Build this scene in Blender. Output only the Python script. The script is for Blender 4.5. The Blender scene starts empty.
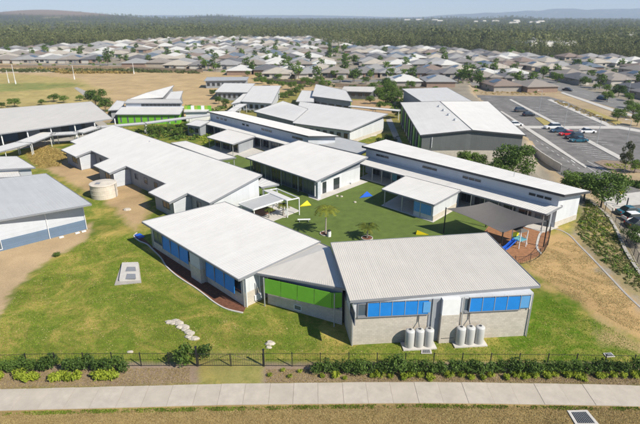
import bpy, math, random
import numpy as np
from mathutils import Vector, Matrix
R = math.radians
rnd = random.Random(7)
nrs = np.random.RandomState(11)
S = bpy.context.scene
COL = S.collection

# ------------------------------------------------------------------ camera, sky, sun, exposure
CAMH = 30.0
FPX = 498.0
PITCH = math.atan(195.0 / FPX)
CP, SP = math.cos(PITCH), math.sin(PITCH)
cam = bpy.data.cameras.new('camera')
cam.sensor_width = 36.0
cam.lens = 36.0 * FPX / 640.0
cam.clip_start = 0.5
cam.clip_end = 60000
cam.dof.use_dof = True
cam.dof.focus_distance = 62.0
cam.dof.aperture_fstop = 0.22
camo = bpy.data.objects.new('camera', cam)
COL.objects.link(camo)
camo.location = (0, 0, CAMH)
camo.rotation_euler = (math.pi / 2 - PITCH, 0, 0)
S.camera = camo

SUN_AZ = R(127)      # measured from +Y towards +X : the sun stands to the right and behind the camera
SUN_EL = R(41)
w = bpy.data.worlds.new('World'); S.world = w; w.use_nodes = True
nt = w.node_tree; nt.nodes.clear()
sky = nt.nodes.new('ShaderNodeTexSky'); sky.sky_type = 'NISHITA'; sky.sun_disc = False
sky.sun_elevation = SUN_EL; sky.sun_rotation = SUN_AZ
sky.air_density = 0.8; sky.dust_density = 0.0; sky.ozone_density = 4.0; sky.altitude = 50
bg = nt.nodes.new('ShaderNodeBackground'); bg.inputs[1].default_value = 0.092
out = nt.nodes.new('ShaderNodeOutputWorld')
nt.links.new(sky.outputs[0], bg.inputs[0]); nt.links.new(bg.outputs[0], out.inputs[0])
sl = bpy.data.lights.new('sun', 'SUN'); sl.energy = 4.9; sl.angle = R(0.53); sl.color = (1, 0.925, 0.79)
so = bpy.data.objects.new('sun', sl); COL.objects.link(so)
sd = Vector((math.sin(SUN_AZ) * math.cos(SUN_EL), math.cos(SUN_AZ) * math.cos(SUN_EL), math.sin(SUN_EL)))
so.rotation_euler = sd.to_track_quat('Z', 'Y').to_euler(); so.location = sd * 300
S.view_settings.view_transform = 'Standard'
S.view_settings.look = 'None'
S.view_settings.exposure = 0.46
S.view_settings.gamma = 1
S.cycles.volume_bounces = 1
S.cycles.max_bounces = 6

# ------------------------------------------------------------------ helpers
def at(px, py, z=0.0):
    """ground point at height z seen at survey pixel (px, py)"""
    a = (px - 320.0) / FPX; b = (212.0 - py) / FPX
    t = (z - CAMH) / (-SP + b * CP)
    return Vector((a * t, (CP + b * SP) * t, z))

MATS = {}
def mat(name, col, rough=0.7, var=0.12, scale=1.2, metal=0.0, bump=0.0, bscale=30.0, spec=0.4, kind=None, alpha=None):
    if name in MATS: return MATS[name]
    m = bpy.data.materials.new(name); m.use_nodes = True
    n = m.node_tree; b = n.nodes['Principled BSDF']
    b.inputs['Roughness'].default_value = rough; b.inputs['Metallic'].default_value = metal
    b.inputs['Specular IOR Level'].default_value = spec
    tc = n.nodes.new('ShaderNodeTexCoord')
    no = n.nodes.new('ShaderNodeTexNoise'); no.inputs['Scale'].default_value = scale; no.inputs['Detail'].default_value = 6
    no.inputs['Roughness'].default_value = 0.65
    n.links.new(tc.outputs['Object'], no.inputs['Vector'])
    cr = n.nodes.new('ShaderNodeMapRange'); cr.inputs[1].default_value = 0.3; cr.inputs[2].default_value = 0.7
    cr.inputs[3].default_value = 1 - var; cr.inputs[4].default_value = 1 + var
    n.links.new(no.outputs['Fac'], cr.inputs[0])
    mx = n.nodes.new('ShaderNodeVectorMath'); mx.operation = 'SCALE'
    mx.inputs[0].default_value = col[:3]
    n.links.new(cr.outputs[0], mx.inputs['Scale'])
    last = mx.outputs[0]
    if kind in ('block', 'brick', 'clad', 'clad_v'):
        mp = n.nodes.new('ShaderNodeMapping')
        n.links.new(tc.outputs['Object'], mp.inputs[0])
        # u along the wall, v = height: combine x+y
        sp = n.nodes.new('ShaderNodeSeparateXYZ'); n.links.new(mp.outputs[0], sp.inputs[0])
        ad = n.nodes.new('ShaderNodeMath'); ad.operation = 'ADD'
        n.links.new(sp.outputs[0], ad.inputs[0]); n.links.new(sp.outputs[1], ad.inputs[1])
        cb = n.nodes.new('ShaderNodeCombineXYZ'); n.links.new(ad.outputs[0], cb.inputs[0]); n.links.new(sp.outputs[2], cb.inputs[1])
        bt = n.nodes.new('ShaderNodeTexBrick')
        n.links.new(cb.outputs[0], bt.inputs['Vector'])
        bt.inputs['Scale'].default_value = 1.0
        bw, rh, ms, dk = {'block': (0.4, 0.2, 0.012, 0.72), 'brick': (0.25, 0.09, 0.008, 0.75), 'clad': (30.0, 0.18, 0.012, 0.7), 'clad_v': (1.2, 40.0, 0.012, 0.6)}[kind]
        bt.inputs['Brick Width'].default_value = bw; bt.inputs['Row Height'].default_value = rh
        bt.inputs['Mortar Size'].default_value = ms; bt.inputs['Mortar Smooth'].default_value = 0.3
        v1 = 0.93 if kind == 'block' else 0.97
        bt.inputs['Color1'].default_value = (1, 1, 1, 1); bt.inputs['Color2'].default_value = (v1 * .93, v1 * .93, v1 * .93, 1)
        bt.inputs['Mortar'].default_value = (dk, dk, dk, 1)
        m2 = n.nodes.new('ShaderNodeVectorMath'); m2.operation = 'MULTIPLY'
        n.links.new(last, m2.inputs[0]); n.links.new(bt.outputs['Color'], m2.inputs[1]); last = m2.outputs[0]
    if kind == 'roof':
        sp = n.nodes.new('ShaderNodeSeparateXYZ'); n.links.new(tc.outputs['Object'], sp.inputs[0])
        cb = n.nodes.new('ShaderNodeCombineXYZ'); n.links.new(sp.outputs[1], cb.inputs[0]); n.links.new(sp.outputs[0], cb.inputs[1])
        bt = n.nodes.new('ShaderNodeTexBrick'); n.links.new(cb.outputs[0], bt.inputs['Vector']); bt.inputs['Scale'].default_value = 1
        bt.inputs['Brick Width'].default_value = 7.5; bt.inputs['Row Height'].default_value = 0.76; bt.inputs['Mortar Size'].default_value = 0.018; bt.inputs['Mortar Smooth'].default_value = .5
        bt.inputs['Color1'].default_value = (1, 1, 1, 1); bt.inputs['Color2'].default_value = (.975, .972, .97, 1); bt.inputs['Mortar'].default_value = (.93, .93, .93, 1)
        mp = n.nodes.new('ShaderNodeMapping'); mp.inputs['Scale'].default_value = (2.2, .12, .5); n.links.new(tc.outputs['Object'], mp.inputs[0])
        ns = n.nodes.new('ShaderNodeTexNoise'); ns.inputs['Scale'].default_value = 1; ns.inputs['Detail'].default_value = 5; n.links.new(mp.outputs[0], ns.inputs['Vector'])
        mr = n.nodes.new('ShaderNodeMapRange'); mr.inputs[1].default_value = .35; mr.inputs[2].default_value = .75; mr.inputs[3].default_value = 1.02; mr.inputs[4].default_value = .955; n.links.new(ns.outputs['Fac'], mr.inputs[0])
        m2 = n.nodes.new('ShaderNodeVectorMath'); m2.operation = 'MULTIPLY'; n.links.new(last, m2.inputs[0]); n.links.new(bt.outputs['Color'], m2.inputs[1])
        m3 = n.nodes.new('ShaderNodeVectorMath'); m3.operation = 'SCALE'; n.links.new(m2.outputs[0], m3.inputs[0]); n.links.new(mr.outputs[0], m3.inputs['Scale']); last = m3.outputs[0]
    n.links.new(last, b.inputs['Base Color'])
    if bump:
        nb = n.nodes.new('ShaderNodeTexNoise'); nb.inputs['Scale'].default_value = bscale; nb.inputs['Detail'].default_value = 4
        n.links.new(tc.outputs['Object'], nb.inputs['Vector'])
        bp = n.nodes.new('ShaderNodeBump'); bp.inputs['Strength'].default_value = bump; bp.inputs['Distance'].default_value = 0.05
        n.links.new(nb.outputs['Fac'], bp.inputs['Height']); n.links.new(bp.outputs[0], b.inputs['Normal'])
    MATS[name] = m
    return m

def leafmat(name, c1, c2, scale=0.9):
    m = bpy.data.materials.new(name); m.use_nodes = True
    n = m.node_tree; b = n.nodes['Principled BSDF']; b.inputs['Roughness'].default_value = 0.6
    b.inputs['Specular IOR Level'].default_value = 0.25
    tc = n.nodes.new('ShaderNodeTexCoord'); no = n.nodes.new('ShaderNodeTexNoise'); no.inputs['Scale'].default_value = scale
    no.inputs['Detail'].default_value = 3
    geo = n.nodes.new('ShaderNodeNewGeometry')
    ge = n.nodes.new('ShaderNodeMath'); ge.operation = 'MULTIPLY_ADD'; ge.inputs[1].default_value = 0.45
    n.links.new(tc.outputs['Object'], no.inputs['Vector'])
    n.links.new(geo.outputs['Random Per Island'], ge.inputs[0])
    mm = n.nodes.new('ShaderNodeMath'); mm.operation = 'MULTIPLY_ADD'; mm.inputs[1].default_value = 1.5; mm.inputs[2].default_value = -0.5
    n.links.new(no.outputs['Fac'], mm.inputs[0]); n.links.new(mm.outputs[0], ge.inputs[2])
    oi = n.nodes.new('ShaderNodeObjectInfo')
    o2 = n.nodes.new('ShaderNodeMath'); o2.operation = 'MULTIPLY_ADD'; o2.inputs[1].default_value = 0.5; 
    n.links.new(oi.outputs['Random'], o2.inputs[0]); n.links.new(ge.outputs[0], o2.inputs[2])
    r = n.nodes.new('ShaderNodeValToRGB'); r.color_ramp.elements[0].color = (*c1, 1); r.color_ramp.elements[1].color = (*c2, 1)
    r.color_ramp.elements[0].position = 0.2; r.color_ramp.elements[1].position = 1.1
    n.links.new(o2.outputs[0], r.inputs[0]); n.links.new(r.outputs[0], b.inputs['Base Color'])
    # thin leaves let some light through
    tr = n.nodes.new('ShaderNodeBsdfTranslucent'); n.links.new(r.outputs[0], tr.inputs[0])
    ms = n.nodes.new('ShaderNodeMixShader'); ms.inputs[0].default_value = 0.3
    n.links.new(b.outputs[0], ms.inputs[1]); n.links.new(tr.outputs[0], ms.inputs[2])
    n.links.new(ms.outputs[0], n.nodes['Material Output'].inputs[0])
    MATS[name] = m
    return m

class MB:
    """collects faces in world coordinates and builds one mesh object"""
    def __init__(s): s.v = []; s.f = []; s.mi = []; s.cur = 0
    def add(s, vs, fs):
        o = len(s.v); s.v += [tuple(p) for p in vs]; s.f += [tuple(i + o for i in f) for f in fs]; s.mi += [s.cur] * len(fs)
        return s
    def hexa(s, b, t):
        """4 bottom + 4 top points, both counter-clockwise from above"""
        return s.add(list(b) + list(t), [(3, 2, 1, 0), (4, 5, 6, 7), (0, 1, 5, 4), (1, 2, 6, 5), (2, 3, 7, 6), (3, 0, 4, 7)])
    def box(s, c, size, rz=0.0, taper=1.0):
        x, y, z = c; a, b, h = size[0] / 2, size[1] / 2, size[2]
        cr, sr = math.cos(rz), math.sin(rz)
        q = [(-a, -b), (a, -b), (a, b), (-a, b)]
        bt = [(x + p * cr - r * sr, y + p * sr + r * cr, z) for p, r in q]
        tp = [(x + taper * (p * cr - r * sr), y + taper * (p * sr + r * cr), z + h) for p, r in q]
        return s.hexa(bt, tp)
    def prism(s, poly, z0, z1):
        """poly xy list; z0/z1 numbers or lists"""
        n = len(poly)
        ar = sum(poly[i][0] * poly[(i + 1) % n][1] - poly[(i + 1) % n][0] * poly[i][1] for i in range(n))
        z0 = [z0] * n if not isinstance(z0, (list, tuple)) else list(z0); z1 = [z1] * n if not isinstance(z1, (list, tuple)) else list(z1)
        poly = list(poly)
        if ar < 0: poly.reverse(); z0.reverse(); z1.reverse()
        vs = [(p[0], p[1], z0[i]) for i, p in enumerate(poly)] + [(p[0], p[1], z1[i]) for i, p in enumerate(poly)]
        fs = [tuple(range(n - 1, -1, -1)), tuple(range(n, 2 * n))] + [(i, (i + 1) % n, n + (i + 1) % n, n + i) for i in range(n)]
        return s.add(vs, fs)
    def tube(s, pts, rad, n=8, cap=True):
        pts = [Vector(p) for p in pts]; rad = rad if isinstance(rad, (list, tuple)) else [rad] * len(pts)
        vs = []; fs = []
        for i, p in enumerate(pts):
            d = (pts[min(i + 1, len(pts) - 1)] - pts[max(i - 1, 0)]).normalized()
            a = d.orthogonal().normalized() if abs(d.z) < .99 else Vector((1, 0, 0)); a = (a - d * a.dot(d)).normalized(); b = d.cross(a)
            for k in range(n):
                t = 2 * math.pi * k / n
                vs.append(p + (a * math.cos(t) + b * math.sin(t)) * rad[i])
        for i in range(len(pts) - 1):
            for k in range(n):
                fs.append((i * n + k, i * n + (k + 1) % n, (i + 1) * n + (k + 1) % n, (i + 1) * n + k))
        if cap: fs += [tuple(range(n - 1, -1, -1)), tuple(range((len(pts) - 1) * n, len(pts) * n))]
        return s.add(vs, fs)
    def build(s, name, mats, parent=None, smooth=False, kind=None):
        me = bpy.data.meshes.new(name)
        M = parent['_m'] if False else None
        inv = (ROOTM[parent.name].inverted() if parent is not None else Matrix.Identity(4))
        me.from_pydata([inv @ Vector(p) for p in s.v], [], s.f)
        for m in (mats if isinstance(mats, (list, tuple)) else [mats]): me.materials.append(m)
        if any(s.mi): me.polygons.foreach_set('material_index', s.mi)
        if smooth: me.polygons.foreach_set('use_smooth', [True] * len(s.f))
        me.update()
        o = bpy.data.objects.new(name, me); COL.objects.link(o)
        if parent is not None: o.parent = parent; ROOTM[o.name] = ROOTM[parent.name]
        else: ROOTM[o.name] = Matrix.Identity(4)
        if kind: o['kind'] = kind
        return o

ROOTM = {}
ORD = ['first', 'second', 'third', 'fourth', 'fifth', 'sixth', 'seventh', 'eighth', 'ninth', 'tenth', 'eleventh', 'twelfth', 'thirteenth', 'fourteenth', 'fifteenth', 'sixteenth', 'seventeenth', 'eighteenth', 'nineteenth', 'twentieth', 'twenty-first', 'twenty-second', 'twenty-third', 'twenty-fourth', 'twenty-fifth', 'twenty-sixth', 'twenty-seventh', 'twenty-eighth', 'twenty-ninth', 'thirtieth', 'thirty-first', 'thirty-second', 'thirty-third', 'thirty-fourth', 'thirty-fifth'] + ['thirty-' + q_ for q_ in ('sixth', 'seventh', 'eighth', 'ninth')] + ['fortieth'] + ['forty-' + q_ for q_ in ('first', 'second', 'third', 'fourth', 'fifth', 'sixth', 'seventh', 'eighth', 'ninth')] + ['fiftieth']
def tag(o, label=None, cat=None, group=None, kind=None):
    if label: o['label'] = label
    if cat: o['category'] = cat
    if group: o['group'] = group
    if kind: o['kind'] = kind
    return o
def thing(name, label, cat, loc=(0, 0, 0), rz=0.0, group=None):
    o = bpy.data.objects.new(name, None); COL.objects.link(o); o.empty_display_size = 0.3
    o.location = loc; o.rotation_euler = (0, 0, rz)
    ROOTM[o.name] = Matrix.Translation(Vector(loc)) @ Matrix.Rotation(rz, 4, 'Z')
    return tag(o, label, cat, group)
def dup(root, loc, rz, label=None, group=None, scale=None, meshmap=None):
    r = root.copy(); COL.objects.link(r); r.location = loc; r.rotation_euler = (0, 0, rz)
    if scale: r.scale = scale
    if label: r['label'] = label
    if group: r['group'] = group
    for ch in list(root.children):
        c = ch.copy(); COL.objects.link(c); c.parent = r
        if meshmap and ch.data.name in meshmap: c.data = meshmap[ch.data.name]
        for g in ch.children:
            d = g.copy(); COL.objects.link(d); d.parent = c
    return r
def recentre(o, loc):
    """move a single-mesh thing's origin to its base"""
    loc = Vector(loc)
    o.data.transform(Matrix.Translation(-loc)); o.location = loc; ROOTM[o.name] = Matrix.Translation(loc)
    return o

# ------------------------------------------------------------------ materials
white_roof = mat('white_roof_sheet', (0.60, 0.59, 0.572), 0.5, 0.05, 0.35, spec=0.4, kind='roof')
pale_roof = mat('pale_grey_roof_sheet', (0.57, 0.54, 0.49), 0.45, 0.05, 0.35, kind='roof')
cool_roof = mat('cool_grey_roof_sheet', (0.45, 0.46, 0.465), 0.45, 0.05, 0.3, kind='roof')
grey_roof = mat('mid_grey_roof_sheet', (0.36, 0.37, 0.38), 0.5, 0.07, 0.5)
trim_grey = mat('grey_trim', (0.22, 0.23, 0.25), 0.5, 0.08)
dark_trim = mat('charcoal_trim', (0.055, 0.058, 0.065), 0.45, 0.1)
white_paint = mat('white_paint', (0.72, 0.73, 0.74), 0.55, 0.06, 2)
panel_white = mat('white_wall_panel', (0.56, 0.58, 0.61), 0.55, 0.05, 1.1, kind='clad_v')
clad_white = mat('white_cladding', (0.50, 0.53, 0.58), 0.6, 0.05, 1.0, kind='clad')
clad_grey = mat('grey_cladding', (0.29, 0.31, 0.34), 0.6, 0.06, 1.0, kind='clad_v')
block = mat('grey_blockwork', (0.53, 0.485, 0.42), 0.9, 0.1, 1.5, bump=0.3, kind='block')
blockd = mat('grey_blockwork_shady', (0.34, 0.335, 0.33), 0.9, 0.1, 1.5, bump=0.3, kind='block')
render_grey = mat('dark_grey_render', (0.11, 0.12, 0.12), 0.7, 0.1, 0.6, kind='clad_v')
blue = mat('blue_screen', (0.012, 0.20, 0.60), 0.5, 0.08, 1.5)
blue_l = mat('pale_blue_screen', (0.10, 0.31, 0.60), 0.5, 0.08, 1.5)
blue_band = mat('slate_blue_band', (0.125, 0.185, 0.27), 0.6, 0.06, 1.0, kind='clad')
green = mat('green_screen', (0.155, 0.43, 0.035), 0.5, 0.08, 1.5)
lime = mat('lime_panel', (0.30, 0.40, 0.05), 0.5, 0.08, 1.5)
glass = mat('dark_window_glass', (0.025, 0.032, 0.04), 0.12, 0.1, 1, spec=0.8)
glass2 = mat('blue_grey_window_glass', (0.07, 0.10, 0.13), 0.15, 0.2, 0.8, spec=0.8)
teal_panel = mat('light_teal_panel', (0.12, 0.36, 0.45), 0.5, 0.05)
concrete = mat('pale_concrete', (0.50, 0.48, 0.45), 0.85, 0.10, 0.9, bump=0.15)
concrete_w = mat('weathered_concrete', (0.36, 0.34, 0.31), 0.9, 0.16, 0.7, bump=0.2)
pathc = mat('footpath_concrete', (0.46, 0.445, 0.42), 0.88, 0.13, 0.8, bump=0.15)
tankm = mat('tank_plastic', (0.47, 0.47, 0.46), 0.45, 0.05, 1.0)
tankc = mat('concrete_tank', (0.55, 0.50, 0.43), 0.85, 0.15, 1.0, bump=0.2)
black = mat('black_powdercoat', (0.02, 0.021, 0.023), 0.5, 0.1)
asphalt = mat('asphalt', (0.165, 0.158, 0.152), 0.92, 0.34, 0.35, bump=0.3, bscale=60)
asphalt2 = mat('street_asphalt', (0.19, 0.185, 0.18), 0.92, 0.15, 0.15, bump=0.2)
turfm = mat('artificial_turf', (0.10, 0.145, 0.026), 0.95, 0.2, 0.6, bump=0.4, bscale=90)
mulch = mat('bark_mulch', (0.15, 0.062, 0.035), 0.95, 0.4, 3.0, bump=0.8, bscale=25)
soft = mat('playground_softfall', (0.30, 0.145, 0.07), 0.95, 0.25, 2.0, bump=0.5, bscale=25)
bedm = mat('garden_bed_mulch', (0.25, 0.19, 0.14), 0.95, 0.35, 1.8, bump=0.8, bscale=18)
paint_line = mat('white_road_paint', (0.62, 0.62, 0.60), 0.7, 0.2, 2)
sailm = mat('charcoal_shade_cloth', (0.115, 0.108, 0.104), 0.8, 0.06, 2)
bark = mat('tree_bark', (0.13, 0.10, 0.075), 0.9, 0.3, 4)
bark_pale = mat('pale_gum_bark', (0.33, 0.30, 0.26), 0.9, 0.25, 3)
stone = mat('pale_rock', (0.45, 0.41, 0.35), 0.9, 0.25, 1.5, bump=0.6, bscale=6)
yellow = mat('yellow_plastic', (0.62, 0.50, 0.01), 0.5, 0.05)
bluep = mat('blue_plastic', (0.015, 0.10, 0.50), 0.45, 0.05)
timber = mat('decking_timber', (0.20, 0.10, 0.055), 0.75, 0.2, 3, kind='clad')
steel = mat('galvanised_steel', (0.42, 0.44, 0.45), 0.45, 0.1, 1, metal=0.3)
L_euc = leafmat('gum_leaves', (0.035, 0.05, 0.018), (0.13, 0.15, 0.05))
L_dark = leafmat('dark_leaves', (0.022, 0.052, 0.010), (0.11, 0.18, 0.032))
L_mid = leafmat('mid_green_leaves', (0.035, 0.075, 0.012), (0.16, 0.25, 0.04))
L_yel = leafmat('lime_leaves', (0.14, 0.20, 0.015), (0.34, 0.40, 0.04))
L_for = leafmat('forest_leaves', (0.036, 0.052, 0.018), (0.165, 0.18, 0.06), 0.012)
L_palm = leafmat('palm_leaves', (0.05, 0.08, 0.01), (0.22, 0.24, 0.03))

# ------------------------------------------------------------------ terrain
LOW = -1.5
BT = [at(*p)[:2] for p in [(760, 400), (660, 322), (628, 296), (592, 258), (571, 236), (583, 217), (581, 208), (560, 190), (531, 170), (529, 152), (527, 139), (482, 101), (470, 92), (466, 70), (440, 40)]]
def batter(x, y):
    x = np.asarray(x, float); y = np.asarray(y, float)
    best = np.full(x.shape, 1e18); sg = np.zeros(x.shape)
    for (ax, ay), (bx, by) in zip(BT[:-1], BT[1:]):
        dx, dy = bx - ax, by - ay; L2 = dx * dx + dy * dy
        t = np.clip(((x - ax) * dx + (y - ay) * dy) / L2, 0, 1)
        ex, ey = x - ax - t * dx, y - ay - t * dy
        d = ex * ex + ey * ey
        side = ex * dy - ey * dx      # >0 : right of the line
        m = d < best
        best = np.where(m, d, best); sg = np.where(m, side, sg)
    return np.sqrt(best) * np.sign(sg)
def sst(a): a = np.clip(a, 0, 1); return a * a * (3 - 2 * a)
def wav(x, y, s, k):
    return (np.sin(x / s + k) * np.cos(y / s * 1.13 + 2 * k) + 0.6 * np.sin(x / s * 2.17 + y / s * 1.7 + k) + 0.4 * np.cos(x / s * 3.9 - y / s * 3.1 + 3 * k)) / 2
def height(x, y):
    x = np.asarray(x, float); y = np.asarray(y, float)
    sd_ = batter(x, y)
    wdt = np.where(y < 88, 7.5, 2.2)
    h = LOW * sst(sd_ / wdt)
    d = np.sqrt(x * x + y * y)
    az = x / np.maximum(y, 1)
    far = sst((d - 800) / 2600)
    h = h + far * (9 + 4 * wav(x, y, 420, 1.0))
    # low bare hill far left, wooded rises, and the distant blue range on the right
    h = h + 62 * np.exp(-((az + 0.52) / 0.16) ** 2) * np.exp(-((y - 3300) / 600) ** 2)
    h = h + 28 * np.exp(-((az + 0.20) / 0.07) ** 2) * np.exp(-((y - 3700) / 500) ** 2)
    h = h + 20 * np.exp(-((az - 0.36) / 0.055) ** 2) * np.exp(-((y - 3400) / 500) ** 2)
    h = h + 17 * np.exp(-((az - 0.25) / 0.05) ** 2) * np.exp(-((y - 3900) / 500) ** 2)
    rg = np.exp(-((y - 12000) / 900) ** 2) * (150 + 40 * wav(x, x * 0, 900, .4) + 22 * wav(x, x * 0, 310, 1.4))
    h = h + rg * sst((az - 0.12) / 0.3) * 1.15 + np.exp(-((y - 12800) / 600) ** 2) * 60 * sst((0.25 - az) / .3) 
    return h
def hz(x, y): return float(height(np.array([x]), np.array([y]))[0])

def inpoly(x, y, poly):
    ins = np.zeros(x.shape, bool); n = len(poly); j = n - 1
    for i in range(n):
        xi, yi = poly[i][0], poly[i][1]; xj, yj = poly[j][0], poly[j][1]
        c = ((yi > y) != (yj > y)) & (x < (xj - xi) * (y - yi) / (yj - yi + 1e-12) + xi)
        ins ^= c; j = i
    return ins
def pdist(x, y, poly):
    best = np.full(x.shape, 1e18); n = len(poly)
    for i in range(n):
        ax, ay = poly[i][:2]; bx, by = poly[(i + 1) % n][:2]
        dx, dy = bx - ax, by - ay; t = np.clip(((x - ax) * dx + (y - ay) * dy) / (dx * dx + dy * dy + 1e-9), 0, 1)
        best = np.minimum(best, np.hypot(x - ax - t * dx, y - ay - t * dy))
    return np.where(inpoly(x, y, poly), best, -best)

ys = [-60.0]
while ys[-1] < 14000:
    y_ = ys[-1]
    ys.append(y_ + (3.0 if y_ < 12 else max(0.42, (y_) * 0.0105)))
ys = np.array(ys); NX = 340
tt = np.linspace(-1, 1, NX)
tt = np.sign(tt) * (0.62 * np.abs(tt) + 0.38 * np.abs(tt) ** 3)
YY = np.repeat(ys[:, None], NX, 1); XX = tt[None, :] * (45 + (np.maximum(YY, 0)) * 0.98)
ZZ = height(XX, YY)
def noise2(x, y, s, k):
    return wav(x + 3 * np.sin(y / s), y + 3 * np.sin(x / s), s, k)
STRAW = np.array([0.36, 0.265, 0.14]); LAWN = np.array([0.130, 0.172, 0.024]); DIRT = np.array([0.43, 0.305, 0.17])
VERGE = np.array([0.30, 0.215, 0.095]); FOREST = np.array([0.045, 0.05, 0.022]); URB = np.array([0.27, 0.24, 0.19])
colr = np.zeros(XX.shape + (3,)); colr[:] = URB
lawn = np.zeros(XX.shape)
def zone(pxs, c, lw, soft_=1.0, z=0, wob=0.8):
    poly = [at(px, py, z)[:2] for px, py in pxs]
    d = pdist(XX, YY, poly) + wob * noise2(XX, YY, 2.2, 1.3) + .5 * min(wob, 1) * noise2(XX, YY, .55, .3)
    a = sst(d / (soft_ * .45) * 0.5 + 0.5)
    colr[:] = colr * (1 - a[..., None]) + np.array(c) * a[..., None]
    lawn[:] = lawn * (1 - a) + lw * a
zone([(-300, 120), (-300, 62), (60, 64), (215, 72), (330, 80), (350, 110), (200, 120), (60, 122), (-50, 130)], (0.43, 0.315, 0.175), 0.15, 8, wob=3)   # dry paddock and school edge
zone([(-200, 130), (-200, 76), (20, 74), (75, 79), (108, 92), (95, 112), (0, 122)], (0.38, 0.31, 0.13), 0.4, 8, wob=3)  # oval
zone([(-60, 87), (20, 83), (75, 83), (85, 86), (40, 90), (-20, 93)], (0.20, 0.225, 0.075), 0.5, 8, wob=4)
zone([(-200, 132), (90, 125), (240, 112), (420, 108), (430, 160), (540, 180), (585, 212), (570, 235), (640, 330), (900, 420), (700, 520), (0, 600), (-400, 420)], LAWN, 1.0, 2)
zone([(230, 92), (300, 92), (410, 104), (400, 135), (330, 130), (230, 120)], (0.20, 0.19, 0.06), 0.6, 2)
zone([(334, 101), (410, 98), (400, 114), (340, 112)], (0.40, 0.28, 0.16), 0.0, 2)
zone([(-60, 350), (-60, 246), (0, 236), (90, 224), (95, 229), (88, 238), (62, 252), (42, 264), (22, 282), (8, 302), (-4, 330), (-20, 360)], DIRT * np.array([.98, 1.02, 1.1]), 0.0, 1.0)
zone([(30, 140), (66, 150), (95, 168), (140, 185), (152, 212), (135, 230), (118, 210), (100, 198), (82, 190), (40, 168)], DIRT * .95, 0.1, 1.5)
zone([(20, 152), (48, 146), (72, 152), (60, 166), (40, 170)], (0.25, 0.18, 0.06), 0.4, 1.5)
zone([(524, 300), (560, 292), (600, 312), (640, 338), (700, 380), (690, 420), (540, 362), (500, 362), (480, 345)], np.array([0.085, 0.155, 0.010]), .8, 1.5)
zone([(512, 250), (560, 226), (572, 238), (592, 258), (628, 296), (700, 345), (690, 380), (618, 331), (580, 306), (552, 288), (524, 262)], np.array([0.44, 0.295, 0.14]), 0.12, 2.5, wob=1.4)
zone([(600, 318), (625, 332), (648, 352), (600, 342)], (0.33, 0.25, 0.12), 0.3, 2, wob=1)
# garden bed, verge
def strip(px_top, px_bot): return px_top + px_bot[::-1]
zone([(-200, 376), (100, 363), (262, 363), (520, 362), (640, 364), (860, 372), (860, 405), (640, 386), (420, 383), (220, 384), (0, 389), (-200, 400)], (0.27, 0.205, 0.15), 0.08, 0.5, wob=0.15)
zone([(198, 350), (262, 350), (262, 384), (198, 385)], (0.26, 0.24, 0.08), 0.7, 0.8, wob=0.3)
zone([(-300, 414), (0, 407), (220, 402), (420, 399), (640, 402), (900, 415), (900, 800), (-300, 800)], VERGE, 0.25, 0.8, wob=0.1)
# batter with ground cover, lower side
zone([(572, 236), (583, 214), (584, 207), (600, 212), (614, 226), (626, 245), (640, 268), (700, 345), (628, 297), (592, 259)], (0.23, 0.19, 0.105), 0.35, 1.2, z=-0.8)
# roadside verges on the low side
zone([(528, 150), (470, 95), (470, 84), (560, 86), (700, 120), (700, 250), (600, 210), (560, 185)], (0.36, 0.28, 0.18), 0.1, 3, z=LOW)
dd = np.hypot(XX, YY)
# the wood beyond the houses
FLINE = [(-1.2, 480), (-.64, 500), (-.48, 560), (-.36, 640), (-.25, 740), (-0.02, 760), (0.02, 560), (.20, 520), (.33, 480), (.44, 440), (.62, 415), (1.2, 380)]
az_ = XX / np.maximum(YY, 1)
fl = np.interp(az_, [a for a, b in FLINE], [b for a, b in FLINE])
fm = sst((YY - fl) / 30 + .5)
nz = noise2(XX, YY, 130, 2.0)
fcol = FOREST[None, None] * (1 + .25 * nz[..., None])
cl_ = sst((wav(XX, YY, 95, 3.1) - .55) / .15)[..., None]
fcol = fcol * (1 - cl_) + np.array([.20, .17, .09]) * cl_
colr = colr * (1 - fm[..., None]) + fcol * fm[..., None]
lawn *= (1 - fm)
bare = np.exp(-((az_ + 0.50) / 0.12) ** 2) * np.exp(-((YY - 3150) / 420) ** 2)
bare = sst(bare * 2.2 - .5)[..., None]
colr = colr * (1 - bare) + np.array([.22, .165, .13]) * bare
ny = len(ys)
verts = np.stack([XX, YY, ZZ], -1).reshape(-1, 3)
ii = (np.arange(ny - 1)[:, None] * NX + np.arange(NX - 1)[None]).reshape(-1)
faces = np.stack([ii, ii + 1, ii + NX + 1, ii + NX], -1)
def npmesh(name, verts, faces):
    me = bpy.data.meshes.new(name)
    nv = faces.shape[1]
    me.vertices.add(len(verts)); me.vertices.foreach_set('co', verts.astype(np.float32).ravel())
    me.loops.add(faces.size); me.loops.foreach_set('vertex_index', faces.astype(np.int32).ravel())
    me.polygons.add(len(faces)); me.polygons.foreach_set('loop_start', np.arange(0, faces.size, nv, dtype=np.int32))
    me.update(calc_edges=True)
    return me
gm = npmesh('ground', verts, faces)
at_ = gm.color_attributes.new('zone', 'FLOAT_COLOR', 'POINT')
at_.data.foreach_set('color', np.concatenate([colr.reshape(-1, 3), lawn.reshape(-1, 1)], 1).astype(np.float32).ravel())
gm.polygons.foreach_set('use_smooth', [True] * len(gm.polygons))
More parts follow.
